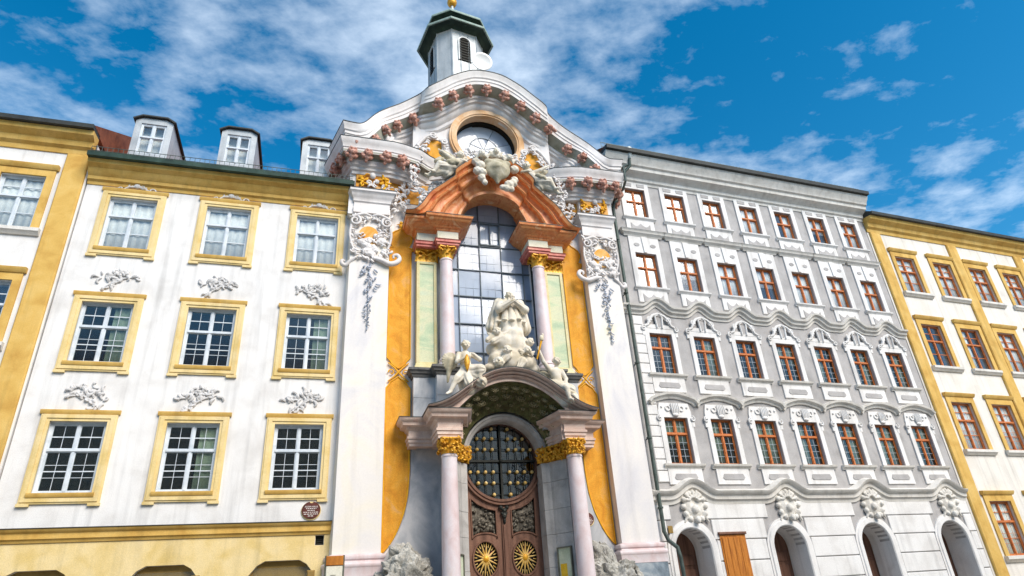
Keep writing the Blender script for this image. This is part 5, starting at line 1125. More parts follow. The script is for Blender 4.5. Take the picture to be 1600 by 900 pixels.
for s in (-1, 1):
    cr_.tube([(0, -.03, .12), (s*.2, -.04, .1), (s*.38, -.03, -.04), (s*.6, -.02, -.02), (s*.72, -.02, -.12)], [.035, .035, .03, .025, .01], 5); cr_.tube(spiral((s*.42, .02), .1, .02, 1.1, 0, 12, -.03, 0, s), .022, 5); cr_.tube(spiral((s*.16, .14), .09, .02, 1.1, 0, 12, -.03, 0, -s), .025, 5)
cr_.ball((0, -.04, .16), (.09, .05, .1)); crm = mk('window_crest', cr_, 'grey_stucco_relief')
for k in range(NL): inst('window_crest', crm, LH, (LXC-LP*k, -.005, 13.64))

# ================================================================ further houses along the street
def plain_house(name, label, x0, x1, y, ztop, wallm, trimm, cols, rowsz, ww, rot=0.0, pil=None, roofm='roof_red', fr='window_white'):
    H = root(name, (x0 if rot >= 0 else x1, y, 0), label, 'house')
    holes = [[(c-ww, a), (c+ww, a), (c+ww, b), (c-ww, b)] for c in cols for a, b in rowsz]
    m = MB(); m.prism([(x0, 0), (x1, 0), (x1, ztop), (x0, ztop)], y, y+.4, holes); part('wall', m, MT[wallm], H, smooth=False)
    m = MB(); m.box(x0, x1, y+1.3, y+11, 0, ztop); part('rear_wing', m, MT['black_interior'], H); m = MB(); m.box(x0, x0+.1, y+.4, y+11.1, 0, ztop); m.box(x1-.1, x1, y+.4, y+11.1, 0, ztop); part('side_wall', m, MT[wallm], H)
    m = MB(); m.plan([(x0, y), (x1, y)], [(-.05, ztop-.5), (.04, ztop-.5), (.06, ztop-.35), (.16, ztop-.28), (.2, ztop-.12), (.4, ztop), (.44, ztop+.14), (-.05, ztop+.18)]); part('main_cornice', m, MT[trimm], H)
    m = MB(); m.plan([(x0, y), (x1, y)], [(-.05, ztop+.182), (.42, ztop+.15), (.56, ztop+.15), (.58, ztop+.28), (-.05, ztop+.33)]); part('gutter', m, MT['roof_dark'], H)
    m = MB(); m.add([(x0, y-.5, ztop+.3), (x1, y-.5, ztop+.3), (x1, y+5.5, ztop+4.4), (x0, y+5.5, ztop+4.4), (x1, y+11, ztop), (x0, y+11, ztop)], [(0, 1, 2, 3), (3, 2, 4, 5), (0, 3, 5), (1, 4, 2), (0, 5, 4, 1)]); part('roof', m, MT[roofm], H)
    for z in (rowsz[-1][0]-1.0,):
        m = MB(); m.plan([(x0, y), (x1, y)], [(-.02, z-.2), (.06, z-.2), (.1, z-.08), (.18, z-.04), (.2, z+.05), (-.02, z+.08)]); part('string_course', m, MT[trimm], H)
    if pil:
        for p in pil:
            m = MB(); m.cbox(p-.3, p+.3, y-.09, y+.02, .0, ztop-.52, .03); part('pilaster_strip', m, MT[trimm], H, smooth=False)
    for r, (a, b) in enumerate(rowsz):
        hh = b-a; ms = win_meshes(2*ww, hh, .62, fr, 'house_glass', (2, .3) if r > 1 else None, .06, fr, 1); cu = curtain_mesh(2*ww, hh); cu2 = curtain_mesh(2*ww, hh, 0, .4)
        s = MB(); s.prism([(-ww-.2, -.1), (ww+.2, -.1), (ww+.2, hh+.22), (-ww-.2, hh+.22)], -.05, .01, [[(-ww, 0), (ww, 0), (ww, hh), (-ww, hh)]]); s.plan([(-ww-.26, 0), (ww+.26, 0)], [(-.01, hh+.22), (.08, hh+.22), (.14, hh+.3), (.15, hh+.36), (-.01, hh+.38)]); su = mk('surround', s, trimm)
        s = MB(); s.plan([(-ww-.26, 0), (ww+.26, 0)], [(-.01, -.2), (.06, -.2), (.12, -.12), (.15, -.1), (.15, .0), (-.01, .02)]); si = mk('sill', s, 'ledge_stone')
        for c in cols: put_window(H, (c, y, a), ms, [('surround', su), ('sill', si)], rr.choice([cu, cu2, None]) if r else cu)
    H.rotation_euler.z = rot; return H
xr = HX1+.03
plain_house('cream_house', 'cream house with ochre trim beyond the grey house', xr, xr+19.5, .68, 16.4, 'house_cream', 'ochre', [xr+1.7+2.3*k for k in range(8)], [(13.0, 14.8), (9.6, 11.5), (6.2, 8.1), (2.4, 4.3)], .58, math.radians(3.4), [xr+.4, xr+5.15, xr+9.75, xr+14.3], 'roof_dark', 'window_brown')
xl = LX0-.04
plain_house('pale_house', 'pale house with broad ochre pilaster strips beyond the ochre framed house', xl-14, xl, -.02, 15.2, 'house_white', 'ochre', [xl-1.55-2.35*k for k in range(5)], [(12.0, 13.8), (8.6, 10.4), (5.2, 7.0), (1.8, 3.6)], .56, 0.0, [xl-.35, xl-5.05, xl-9.8])
# house across the street, seen in the window panes
plain_house('opposite_house', 'long pale house across the street mirrored in the window panes', -26, 34, 0, 15.5, 'house_cream', 'ledge_stone', [-14+3.4*k for k in range(11)], [(12.4, 14.2), (9.0, 10.9), (5.6, 7.5), (1.8, 3.6)], .6)
OH = bpy.data.objects['opposite_house']; OH.location = (34, -23.0, 0); OH.rotation_euler.z = math.pi

# ================================================================ stucco ornament on the facade
OR = random.Random(21)
for s in (1, -1):
    o = MB(); yf = -.37; xm = 3.96
    for q in (-1, 1):     # corner volutes of the capital
        o.tube(spiral((xm+q*.50, 13.08), .19, .03, 1.5, math.pi/2, 22, yf-.10, -.04, q), [.055-.0016*k for k in range(23)], 6)
        o.stube([(xm+q*.02, yf-.06, 13.32), (xm+q*.22, yf-.1, 13.36), (xm+q*.42, yf-.11, 13.29), (xm+q*.60, yf-.1, 13.2)], [.04, .06, .06, .05], 6)
        o.stube([(xm+q*.60, yf-.06, 12.95), (xm+q*.64, yf-.06, 12.6), (xm+q*.56, yf-.05, 12.2), (xm+q*.42, yf-.05, 11.95)], [.05, .045, .04, .03], 6)
        o.tube(spiral((xm+q*.50, 12.02), .10, .02, 1.2, 0, 14, yf-.06, 0, -q), .032, 5)
        foliage(o, [(xm+q*.2, 13.2), (xm+q*.42, 12.9), (xm+q*.56, 12.6), (xm+q*.5, 12.25)], yf-.04, 7, .05, .11, OR)
    foliage(o, [(xm-.5, 13.28), (xm, 13.2), (xm+.5, 13.28)], yf-.04, 9, .05, .12, OR)
    foliage(o, [(xm-.3, 12.75), (xm-.15, 12.5), (xm-.05, 12.4), (xm+.2, 12.35), (xm+.32, 12.6)], yf-.05, 10, .05, .12, OR)
    foliage(o, [(xm-.48, 12.05), (xm-.2, 11.85), (xm+.1, 11.82), (xm+.45, 12.05)], yf-.03, 11, .08, .13, OR)
    # hooked scroll that reaches over the orange panel, small one outside
    o.stube([(xm-.1, yf-.05, 11.78), (xm-.35, yf-.08, 11.72), (xm-.6, yf-.06, 11.62), (xm-.80, yf-.04, 11.68), (xm-.92, yf-.02, 11.84), (xm-.86, yf, 11.98), (xm-.74, yf, 11.96), (xm-.74, yf, 11.86)], [.05, .075, .085, .085, .075, .065, .05, .03], 7)
    o.stube([(xm+.4, yf-.03, 11.8), (xm+.58, yf+.02, 11.66), (xm+.70, yf+.06, 11.52), (xm+.82, yf+.06, 11.56), (xm+.82, yf+.06, 11.68), (xm+.74, yf+.06, 11.66)], [.04, .06, .07, .07, .05, .03], 7)
    bx_ = SDF((xm-.62, yf-.2, 11.75), (xm+.62, yf+.1, 12.7), .025)
    for k in range(16): bx_.ell((xm+OR.uniform(-.45, .45), yf-.02, 12.1+OR.uniform(-.2, .35)), (OR.uniform(.08, .17), .09, OR.uniform(.06, .13)), .03)
    bx_.rough(.02, 38); o.join(bx_.mesh())
    part('pilaster_capital', o if s > 0 else o.mir(0), MT['trim_white'], church, smooth=True, label='white stucco capital with scrolls and leaves')
    c = MB(); c.disc((xm+.06, 12.58), .32, yf-.035, yf+.03, 22, 1, 1.15)
    part('capital_shell', c if s > 0 else c.mir(0), MT['frieze_orange'], church)
    f = MB()
    for k, z in enumerate(np.linspace(11.55, 9.45, 15)):
        t = k/14; sp_ = .30*(1-t)**1.5+.03
        for _ in range(3 if t < .35 else 2):
            x = xm-.02+OR.uniform(-sp_, sp_); a = OR.uniform(3.6, 5.8); twig(f, x, yf-.02, z+OR.uniform(-.06, .06), OR.uniform(.10, .2)*(1-.4*t), a, OR.uniform(-1.5, 1.5), .024*(1-.4*t))
        f.ball((xm-.02+OR.uniform(-.04, .04), yf-.03, z), .035*(1-.4*t), 6, 4)
    f.tube([(xm-.02, yf-.01, 11.6), (xm, yf-.012, 10.6), (xm-.02, yf-.01, 9.4)], .012, 5)
    part('festoon', f if s > 0 else f.mir(0), MT['blue_grey_relief'], church, smooth=True, label='blue grey stucco flower festoon hanging down the pilaster')
    # ornament on the orange frieze: mask, shells, yellow flowers
    o = MB(); y2 = -.45
    o.ball((xm+.02, y2-.06, 14.86), (.10, .09, .12), 10, 8); foliage(o, [(xm-.12, 14.6), (xm, 14.5), (xm+.14, 14.62)], y2-.01, 7, .06, .13, OR); foliage(o, [(xm-.5, 14.45), (xm-.3, 14.5)], y2, 3, .04, .1, OR)
    part('frieze_ornament', o if s > 0 else o.mir(0), MT['trim_white'], church, smooth=True)
    o = MB()
    for q in (-1, 1): o = MB(); foliage(o, [(xm+q*.36, 14.55), (xm+q*.34, 14.85)], y2, 6, .07, .13, OR); part('frieze_flower', o if s > 0 else o.mir(0), MT['orange_rim'], church, smooth=True)
    # garland that drops from the side cornice to the pediment, scrolls round the spandrel
    o = MB(); yg = -.62
    foliage(o, [(2.42, 16.25), (2.50, 15.9), (2.62, 15.5), (2.70, 15.1), (2.62, 14.7), (2.45, 14.4), (2.30, 14.2)], yg, 30, .10, .13, OR, .06)
    o2 = MB(); foliage(o2, [(2.5, 14.9), (2.9, 14.75), (3.15, 14.5), (3.1, 14.2), (2.85, 14.0), (3.2, 13.75)], -.22, 22, .16, .15, OR, .06); part('frieze_garland', o2 if s > 0 else o2.mir(0), MT['trim_white'], church, smooth=True)
    part('gable_garland', o if s > 0 else o.mir(0), MT['trim_white'], church, smooth=True, label='white stucco garland beside the pediment'); o = MB()
    foliage(o, [(2.50, 16.2), (2.25, 16.5), (2.05, 16.95)], -.16, 10, .09, .13, OR, .06)
    o.stube([(2.62, -.14, 16.15), (2.5, -.16, 16.6), (2.2, -.18, 17.05), (1.95, -.2, 17.2), (1.78, -.2, 17.1)], [.05, .07, .07, .06, .04], 6); o.tube(spiral((1.9, 17.22), .16, .03, 1.4, math.pi, 18, -.2, -.02, -s*1), .045, 6)
    o.tube(spiral((1.52, 16.95), .15, .03, 1.5, 0, 18, -.22, -.02, 1), .05, 6); foliage(o, [(1.5, 16.9), (1.45, 16.5), (1.38, 16.2)], -.2, 7, .06, .12, OR)
    part('spandrel_scroll', o if s > 0 else o.mir(0), MT['trim_white'], church, smooth=True, label='white stucco scrollwork round the orange gable panel')

# ================================================================ sculpture
def V3(*p): return np.array(p, float)
def head(S, c, r, f, hair=True, wings=False):
    """r: half height of the head, f: direction it looks"""
    c = V3(*c); f = V3(*f); f /= np.linalg.norm(f); up = V3(0, 0, 1); up = up-f*(up@f); up /= np.linalg.norm(up); rt = np.cross(f, up)
    S.ell(c, (r*.82, r*.86, r), .02)
    S.ell(c-up*r*.45+f*r*.30, r*.52, .02)                                        # jaw
    for s in (-1, 1):
        S.ell(c+f*r*.78+rt*s*r*.34+up*r*.02, r*.17, .015, sub=True)               # eye sockets
        S.ell(c+f*r*.66+rt*s*r*.42-up*r*.34, r*.24, .02)                          # cheeks
        S.ell(c+rt*s*r*.86-up*r*.05, (r*.16, r*.16, r*.24), .01)                  # ears
    S.cap(c+f*r*.86+up*r*.12, c+f*r*1.02-up*r*.22, r*.09, r*.15, .015)            # nose
    S.cap(c+f*r*.82-up*r*.52-rt*r*.18, c+f*r*.82-up*r*.52+rt*r*.18, r*.08, r*.08, .012)
    if hair:
        q = random.Random(int(abs(c[0])*1000)+int(c[2]*77))
        for k in range(26):
            d = V3(q.gauss(0, 1), q.gauss(0, 1), q.gauss(0, 1)); d /= np.linalg.norm(d)
            if d@f > .42 or d@up < -.35: continue
            S.ell(c+d*r*.86, r*q.uniform(.2, .32), .012)
    if wings:
        for s in (-1, 1):
            for k in range(4): S.cap(c+rt*s*r*.7-up*r*.5-f*r*.2, c+rt*s*r*(2.1-.2*k)-up*r*(.0+.42*k)-f*r*.3, r*.26, r*.16, .02)
def hand(S, c, d, n, r=.045):
    """palm at c, fingers along d, palm faces n"""
    d = V3(*d); d /= np.linalg.norm(d); n = V3(*n); n /= np.linalg.norm(n); a = np.cross(d, n); c = V3(*c)
    S.ell(c, (r*.95, r*.75, r*.95), .012)
    for k, L in ((-1.5, 1.6), (-.5, 1.95), (.5, 1.85), (1.5, 1.45)):
        b = c+d*r*.7+a*r*.42*k; S.cap(b, b+d*r*L*.6+n*r*.1, r*.24, r*.22, .004); S.cap(b+d*r*L*.6+n*r*.1, b+d*r*L+n*r*.35, r*.22, r*.17, .004)
    b = c-a*r*.8; S.cap(b, b-a*r*.55+d*r*.75+n*r*.25, r*.28, r*.2, .006)
def limb(S, pts, rs, k=.02):
    for i in range(len(pts)-1): S.cap(pts[i], pts[i+1], rs[i], rs[i+1], k)
def wing(S, base, tips, r0, r1):
    T = resample([tuple(t) for t in tips], len(tips)*2)
    for t in T: S.cap(base, V3(*t), r0, r1*.72, .012)
    for a, b in zip(T[:-1], T[1:]): S.cap((V3(*a)*.55+V3(*base)*.45), (V3(*b)*.55+V3(*base)*.45), r1*.6, r1*.6, .02)

# ---- saint on a bank of clouds with cherubs
SX, SY = .14, -1.34
S = SDF((SX-.95, SY-.72, 7.72), (SX+.98, SY+.55, 10.58), .018)
for c, r in (((0, .02, 8.30), (.52, .36, .50)), ((-.18, -.05, 8.72), (.36, .33, .34)), ((.20, 0, 8.66), (.40, .32, .36)), ((-.42, .0, 8.2), (.28, .26, .28)), ((.46, .0, 8.16), (.30, .26, .26)), ((-.55, .02, 8.55), (.2, .2, .2)), ((.02, -.14, 8.98), (.34, .26, .22)), ((.62, .05, 7.98), (.24, .2, .16)), ((-.66, .05, 7.98), (.18, .18, .14))):
    S.ell((SX+c[0], SY+c[1], c[2]), r, .05, lump=(.012, 16))
for a, b in (((-.5, -.2, 8.9), (-.75, -.25, 8.72)), ((-.35, -.25, 8.82), (-.6, -.3, 8.66)), ((.25, -.3, 8.1), (.1, -.33, 7.9)), ((-.2, -.3, 8.25), (-.45, -.3, 8.0))): S.cap(V3(SX, SY, 0)+a, V3(SX, SY, 0)+b, .12, .07, .04, (.015, 5, 2))
S.cap((SX+.02, SY, 8.75), (SX+.04, SY+.02, 9.55), .40, .27, .06, (.05, 8, 1.2))          # robe
S.cap((SX+.04, SY, 9.36), (SX+.05, SY+.02, 10.0), .36, .22, .05, (.045, 9, 2.0))          # surplice
for k in range(11):                                                                       # lace hem
    a = 2*math.pi*k/11; S.ell((SX+.04+.40*math.cos(a), SY+.36*math.sin(a), 9.38+.03*math.sin(k*2.2)), (.09, .09, .05), .03)
S.ell((SX+.05, SY, 10.02), (.34, .20, .17), .06)                                          # shoulders
S.cap((SX+.06, SY-.02, 10.05), (SX+.05, SY-.04, 10.2), .085, .075, .03)
head(S, (SX+.05, SY-.06, 10.30), .14, (0.05, -1, .22)); S.ell((SX+.05, SY-.02, 10.40), (.10, .10, .05), .01)
for s in (-1, 1):
    sh_, el, hn = V3(SX+.05+s*.27, SY-.02, 10.05), V3(SX+.05+s*.40, SY-.22, 9.78), V3(SX+.05+s*.035, SY-.42, 9.96)
    limb(S, [sh_, el], [.12, .13], .04); S.cap(el, hn, .12, .05, .03, (.02, 6, 1)); hand(S, hn+V3(0, -.02, .05), (0, -.25, 1), (-s, 0, 0), .042)
    S.cap(sh_+V3(s*.05, .08, .02), V3(SX+s*.47, SY+.12, 9.30), .16, .20, .05, (.035, 7, 2))  # mozzetta / cape
for c, r, f, w in (((-.48, -.30, 8.98), .135, (-.3, -1, .1), True), ((.52, -.26, 8.72), .135, (.35, -1, .1), False), ((.40, -.34, 8.44), .125, (.2, -1, -.1), True), ((-.22, -.38, 8.40), .13, (-.3, -1, 0), False), ((-.52, -.46, 7.97), .17, (-.2, -1, .3), False)):
    head(S, (SX+c[0], SY+c[1], c[2]), r, f, True, w)
S.rough(.002, 60)
thing('saint_statue', S.mesh(), MT['statue_stone'], (SX, SY, 7.84), 'pale stone praying saint in robe and cape on clouds with cherub heads', 'statue', smooth=True)

# ---- seated angel on the left slope of the portal pediment
AX, AY = -1.30, -1.52
S = SDF((AX-.78, AY-.5, 6.82), (AX+.72, AY+.42, 8.72), .018); A = lambda *p: V3(AX, AY, 0)+V3(*p)
S.cap(A(.06, .02, 7.72), A(.02, 0, 8.12), .165, .15, .04); S.ell(A(.02, 0, 8.24), (.20, .13, .13), .04); S.cap(A(.02, -.01, 8.3), A(.02, -.03, 8.42), .065, .06, .02)
head(S, A(.03, -.07, 8.54), .135, (.25, -1, -.12))
limb(S, [A(-.17, -.02, 8.27), A(-.24, -.12, 8.0), A(-.04, -.25, 8.08)], [.072, .062, .042]); hand(S, A(-.01, -.26, 8.1), (1, -.1, .3), (0, -1, 0), .04)
limb(S, [A(.20, -.02, 8.27), A(.42, -.10, 8.10), A(.22, -.2, 8.22)], [.072, .062, .042]); hand(S, A(.19, -.21, 8.23), (-1, -.1, .2), (0, -1, 0), .04)
limb(S, [A(-.06, -.05, 7.72), A(-.27, -.22, 7.50), A(-.46, -.20, 7.12)], [.115, .09, .055]); S.cap(A(-.46, -.2, 7.1), A(-.58, -.28, 7.02), .05, .035, .02)
limb(S, [A(.14, -.05, 7.74), A(.34, -.30, 7.76), A(.36, -.28, 7.45)], [.115, .09, .055]); S.cap(A(.36, -.28, 7.44), A(.40, -.38, 7.40), .05, .035, .02)
S.cap(A(.02, -.05, 7.78), A(.38, -.24, 7.74), .17, .15, .05, (.016, 7, 2)); S.cap(A(.1, -.1, 7.7), A(.40, -.16, 7.42), .14, .16, .04, (.018, 7, 3)); S.cap(A(-.05, -.08, 7.7), A(-.30, -.18, 7.44), .14, .09, .04, (.025, 6, 2)); S.cap(A(0, -.18, 7.62), A(.05, -.2, 7.36), .1, .12, .04, (.016, 6, 1)); S.cap(A(-.02, .05, 7.62), A(.1, .1, 7.3), .22, .24, .05)
S.rough(.002, 60)
ang = thing('angel_statue', S.mesh(), MT['statue_stone'], (AX, AY, 7.3), 'stone angel with one wing holding a golden flame, seated left of the praying saint', 'statue', 'angels on the portal pediment', smooth=True)
m = MB(); m.lathe([(.012, 7.66), (.04, 7.74), (.075, 7.86), (.085, 7.95), (.065, 8.06), (.02, 8.16)], AX-.0, AY-.30, 10, sy=.6); part('golden_flame', m, MT['gold'], ang, smooth=True)
def wing_part(owner, c, rx, rz, tip, tilt):
    W_ = SDF((c[0]-.55, c[1]-.2, c[2]-.75), (c[0]+.55, c[1]+.2, c[2]+.5), .02)
    W_.ell(c, (rx, .05, rz), .03, (tilt, 'Y')); W_.cap(c, tip, rx*.5, .03, .05)
    for k in range(9):
        a = math.pi*(.75+.75*k/8); W_.cap((c[0]+rx*.5*math.cos(a), c[1]-.03, c[2]+rz*.4*math.sin(a)), (c[0]+rx*1.0*math.cos(a), c[1]-.01, c[2]+rz*1.0*math.sin(a)), .035, .028, .008)
    part('wing', W_.mesh(), MT['old_stone'], owner, smooth=True)
wing_part(ang, (AX-.38, AY+.16, 8.12), .23, .27, (AX-.46, AY+.16, 7.50), .15)
# ---- seated angel with a raised torch on the right slope
BX, BY = 1.42, -1.52
S = SDF((BX-.78, BY-.5, 6.72), (BX+.62, BY+.42, 8.85), .018); B = lambda *p: V3(BX, BY, 0)+V3(*p)
S.cap(B(.04, .02, 7.40), B(-.02, 0, 7.76), .16, .145, .04); S.ell(B(-.03, 0, 7.86), (.20, .13, .13), .04); S.cap(B(-.01, 0, 7.92), B(.02, -.02, 8.04), .062, .058, .02)
head(S, B(.03, -.06, 8.17), .13, (.35, -1, .1))
limb(S, [B(-.20, -.02, 7.90), B(-.40, -.10, 8.12), B(-.52, -.16, 8.42)], [.072, .06, .04]); hand(S, B(-.535, -.17, 8.46), (-.4, -.3, .9), (.3, -1, 0), .042)
limb(S, [B(.16, -.02, 7.88), B(.24, -.10, 7.62), B(.16, -.24, 7.42)], [.072, .062, .042]); hand(S, B(.16, -.26, 7.38), (0, -.3, -1), (-1, 0, 0), .04)
limb(S, [B(.0, -.05, 7.38), B(.14, -.30, 7.30), B(.22, -.28, 6.98)], [.115, .09, .055]); S.cap(B(.22, -.28, 6.97), B(.26, -.40, 6.92), .05, .035, .02)
limb(S, [B(.12, -.05, 7.38), B(.34, -.20, 7.24), B(.40, -.18, 7.02)], [.11, .085, .055]); S.cap(B(.40, -.18, 7.0), B(.46, -.27, 6.96), .05, .035, .02)
S.cap(B(.0, -.05, 7.42), B(.30, -.18, 7.26), .17, .15, .05, (.016, 7, 2)); S.cap(B(.22, -.1, 7.3), B(.36, -.12, 7.05), .15, .17, .04, (.018, 7, 3)); S.cap(B(-.1, -.05, 7.45), B(-.34, -.04, 7.50), .13, .1, .04, (.025, 6, 2)); S.cap(B(-.02, .06, 7.3), B(.2, .1, 7.0), .2, .22, .05)
S.rough(.002, 60)
ang2 = thing('angel_statue', S.mesh(), MT['statue_stone'], (BX, BY, 7.1), 'stone angel raising a yellow torch in one hand, seated right of the praying saint', 'statue', 'angels on the portal pediment', smooth=True)
wing_part(ang2, (BX-.34, BY+.16, 7.74), .19, .20, (BX-.30, BY+.16, 7.40), -.3)
m = MB(); m.tube([(BX-.62, BY-.17, 8.16), (BX-.53, BY-.19, 8.46), (BX-.45, BY-.2, 8.72)], [.022, .026, .034], 8); part('torch', m, MT['orange_rim'], ang2)
m = MB(); m.ball((BX-.43, BY-.2, 8.82), (.07, .06, .10), 8, 6, .12); m.ball((BX-.39, BY-.2, 8.90), (.04, .04, .08), 6, 5, .1); part('torch_flame', m, MT['statue_stone'], ang2, smooth=True)

# ---- figures on the red pediment
def putto(cx, cy, cz, s, slope, lab, dark, KS=.92):
    """reclining figure on a slope; s = +1 leans with its head towards the centre"""
    S = SDF((cx-1.05, cy-.5, cz-.75), (cx+1.05, cy+.45, cz+.85), .019); q = lambda x, y, z: V3(cx+s*x*KS, cy+y*KS, cz+z*KS)
    S.cap(q(.05, 0, -.08), q(-.25, -.02, .22), .165, .15, .04); S.ell(q(-.3, -.02, .30), (.21, .15, .14), .04); S.cap(q(-.33, -.03, .36), q(-.38, -.06, .5), .07, .065, .02)
    head(S, q(-.40, -.1, .60), .135, (-s*.3, -1, -.1))
    limb(S, [q(-.46, -.05, .32), q(-.66, -.2, .20), q(-.46, -.34, .16)], [.08, .07, .048]); hand(S, q(-.43, -.36, .16), (s*1, -.2, .1), (0, -1, 0), .05)
    limb(S, [q(-.14, -.05, .34), q(.10, -.16, .42), q(.32, -.2, .56)], [.085, .07, .048]); hand(S, q(.35, -.2, .58), (s*1, 0, .5), (0, -1, 0), .05)
    limb(S, [q(.06, -.05, -.08), q(.42, -.2, -.02), q(.62, -.16, -.34)], [.15, .11, .065]); S.cap(q(.62, -.16, -.36), q(.74, -.25, -.40), .06, .04, .02)
    limb(S, [q(.1, .02, -.14), q(.50, -.06, -.26), q(.82, -.06, -.50)], [.15, .11, .065]); S.cap(q(.82, -.06, -.5), q(.93, -.15, -.52), .06, .04, .02)
    S.cap(q(-.10, -.06, .0), q(.36, -.16, -.06), .15, .13, .03, (.014, 7, 2)); S.cap(q(.12, .02, -.12), q(.52, .0, -.32), .14, .11, .03, (.014, 6, 3)); S.cap(q(-.05, .05, -.05), q(.1, .05, -.25), .16, .15, .04, (.012, 6, 1)); S.cap(q(-.3, .1, .35), q(-.62, .12, .58), .05, .09, .03, (.012, 5, 2))
    S.rough(.003, 60)
    o = thing('reclining_angel', S.mesh(), MT['statue_stone'], (cx, cy, cz-.3), lab, 'statue', 'angels on the red pediment', smooth=True)
    D_ = SDF((cx-.9, cy-.6, cz-.6), (cx+.9, cy+.35, cz+.85), .022)
    for c, r, an in dark: D_.ell(q(*c), r, .04, (an*s, 'Y'), lump=(.02, 26))
    part('drapery', D_.mesh(), MT['old_stone'], o, smooth=True, label='olive grey wing and drapery')
    return o
putto(-1.48, -1.0, 15.20, -1, 0, 'stone angel with olive drapery reclining on the left slope of the red pediment', [((.10, -.10, .46), (.34, .09, .15), -.5), ((-.05, -.22, .12), (.26, .12, .13), .3), ((.42, -.12, .22), (.20, .08, .10), .5)])
putto(1.62, -1.0, 15.10, 1, 0, 'stone angel with outstretched leg reclining on the right slope of the red pediment', [((.16, .02, .44), (.32, .08, .13), -.3), ((.1, -.24, .04), (.24, .10, .09), .4)])
# cartouche with cherubs and clouds
S = SDF((-.85, -1.62, 14.25), (.98, -.72, 16.35), .024); cx = .08
S.ell((cx, -1.12, 15.26), (.44, .20, .42), .05); S.cap((cx, -1.12, 15.2), (cx-.02, -1.1, 14.72), .30, .06, .06); S.ell((cx-.30, -1.12, 15.5), (.17, .14, .13), .04); S.ell((cx+.30, -1.12, 15.5), (.17, .14, .13), .04)
S.rough(.008, 60); FW = lambda p: (p[0], p[1]-.26, p[2]-.15)
cto = thing('stone_cartouche', S.mesh().xf(FW), MT['old_stone'], (cx, -1.0, 14.6), 'grey brown stone cartouche at the top of the red pediment', 'cartouche', smooth=True)
S = SDF((-1.0, -1.62, 14.2), (1.15, -.6, 16.4), .019)
for c, r in (((-.52, -1.15, 15.3), .17), ((-.62, -1.12, 15.08), .15), ((-.46, -1.18, 15.0), .14), ((-.50, -1.16, 14.78), .13), ((-.40, -1.14, 14.62), .10), ((.42, -1.18, 14.62), .15), ((.58, -1.14, 14.72), .15), ((.66, -1.1, 14.90), .13), ((.34, -1.18, 14.46), .12), ((.50, -1.16, 14.46), .11), ((.2, -1.16, 14.5), .10), ((-.62, -1.0, 15.55), .16), ((.72, -1.0, 15.42), .16), ((-.35, -1.0, 15.8), .16), ((.42, -1.0, 15.82), .15), ((0.05, -1.0, 15.9), (.3, .15, .14))): S.ell(c, (r if hasattr(r, '__len__') else (r*1.02, r*.9, r*.95)), .045, lump=(.012, 36))
for c, r, f in (((-.46, -1.2, 15.78), .13, (-.2, -1, -.1)), ((.50, -1.22, 15.74), .13, (.3, -1, -.1)), ((.06, -1.15, 16.0), .12, (0, -1, -.2))): head(S, c, r, f, True, True)
S.rough(.003, 60); part('cherub_clouds', S.mesh().xf(FW), MT['statue_stone'], cto, smooth=True, label='white clouds and cherub heads round the cartouche')

gr_ = random.Random(77)
for s in (-1, 1):
    o = MB(); foliage(o, [(s*2.5+X0, 14.0), (s*2.15+X0, 14.45), (s*1.8+X0, 14.75), (s*1.45+X0, 15.12), (s*1.1+X0, 15.5)], -.62, 26, .10, .15, gr_, .08); foliage(o, [(s*1.3+X0, 15.75), (s*1.0+X0, 15.95), (s*.6+X0, 16.05), (s*.25+X0, 16.1)], -.85, 14, .10, .15, gr_, .08)
    part('pediment_garland', o, MT['trim_white'], church, smooth=True, label='white stucco leaves and drapery on the red pediment')

# ================================================================ boulders at the foot of the facade
def boulder(cx, cy, spec, lab, seed):
    lo = np.min([[c[0]-r[0], c[1]-r[1], c[2]-r[2]] for c, r in spec], 0)-.25; hi = np.max([[c[0]+r[0], c[1]+r[1], c[2]+r[2]] for c, r in spec], 0)+.25; lo[2] = max(lo[2], -.1)
    S = SDF(lo, hi, .034)
    for c, r in spec: S.ell(c, r, .10)
    qq = random.Random(seed*13)
    for k in range(26):
        c, r = spec[k % len(spec)]; a, e = qq.uniform(math.pi*.95, math.pi*2.05), qq.uniform(-.2, 1.2); R_ = qq.uniform(.07, .17)
        S.ell((c[0]+r[0]*math.cos(a)*math.cos(e), c[1]+r[1]*math.sin(a)*math.cos(e), c[2]+r[2]*math.sin(e)), (R_*qq.uniform(.7, 1.6), R_, R_*qq.uniform(.5, 1.1)), .02, (qq.uniform(-1, 1), 'Y'), sub=True)
    m = S.mesh(); m2 = MB(); m2.f = m.f
    for p in m.v:
        v = Vector(p)*1.0+Vector((seed*7.1, 0, 0)); n = noise.ridged_multi_fractal(v*1.9, 1.0, 2.1, 5, 1.0, 2.0)*.15+noise.fractal(v*5.0, 1.0, 2.0, 4)*.11
        d = Vector((p[0]-cx, p[1]-cy, (p[2]-1.5)*.3)).normalized(); q = Vector(p)+d*(n-.22)+Vector((0, 0, .5*(noise.fractal(v*2.4, 1, 2, 3))*.25))
        m2.v.append((q.x, min(q.y, -.03), max(q.z, 0)))
    return thing('boulder', m2, MT['rock'], (cx, cy, 0), lab, 'boulder', 'boulders at the foot of the church front', smooth=False)
boulder(-2.85, -.75, [((-2.85, -.7, 1.3), (.75, .65, 1.5)), ((-2.80, -.7, 2.7), (.62, .55, .62)), ((-3.2, -.75, 2.4), (.40, .5, .55)), ((-2.45, -.6, 2.5), (.38, .45, .6)), ((-2.9, -.55, 3.15), (.30, .4, .30))], 'rough grey boulder left of the portal columns', 1)
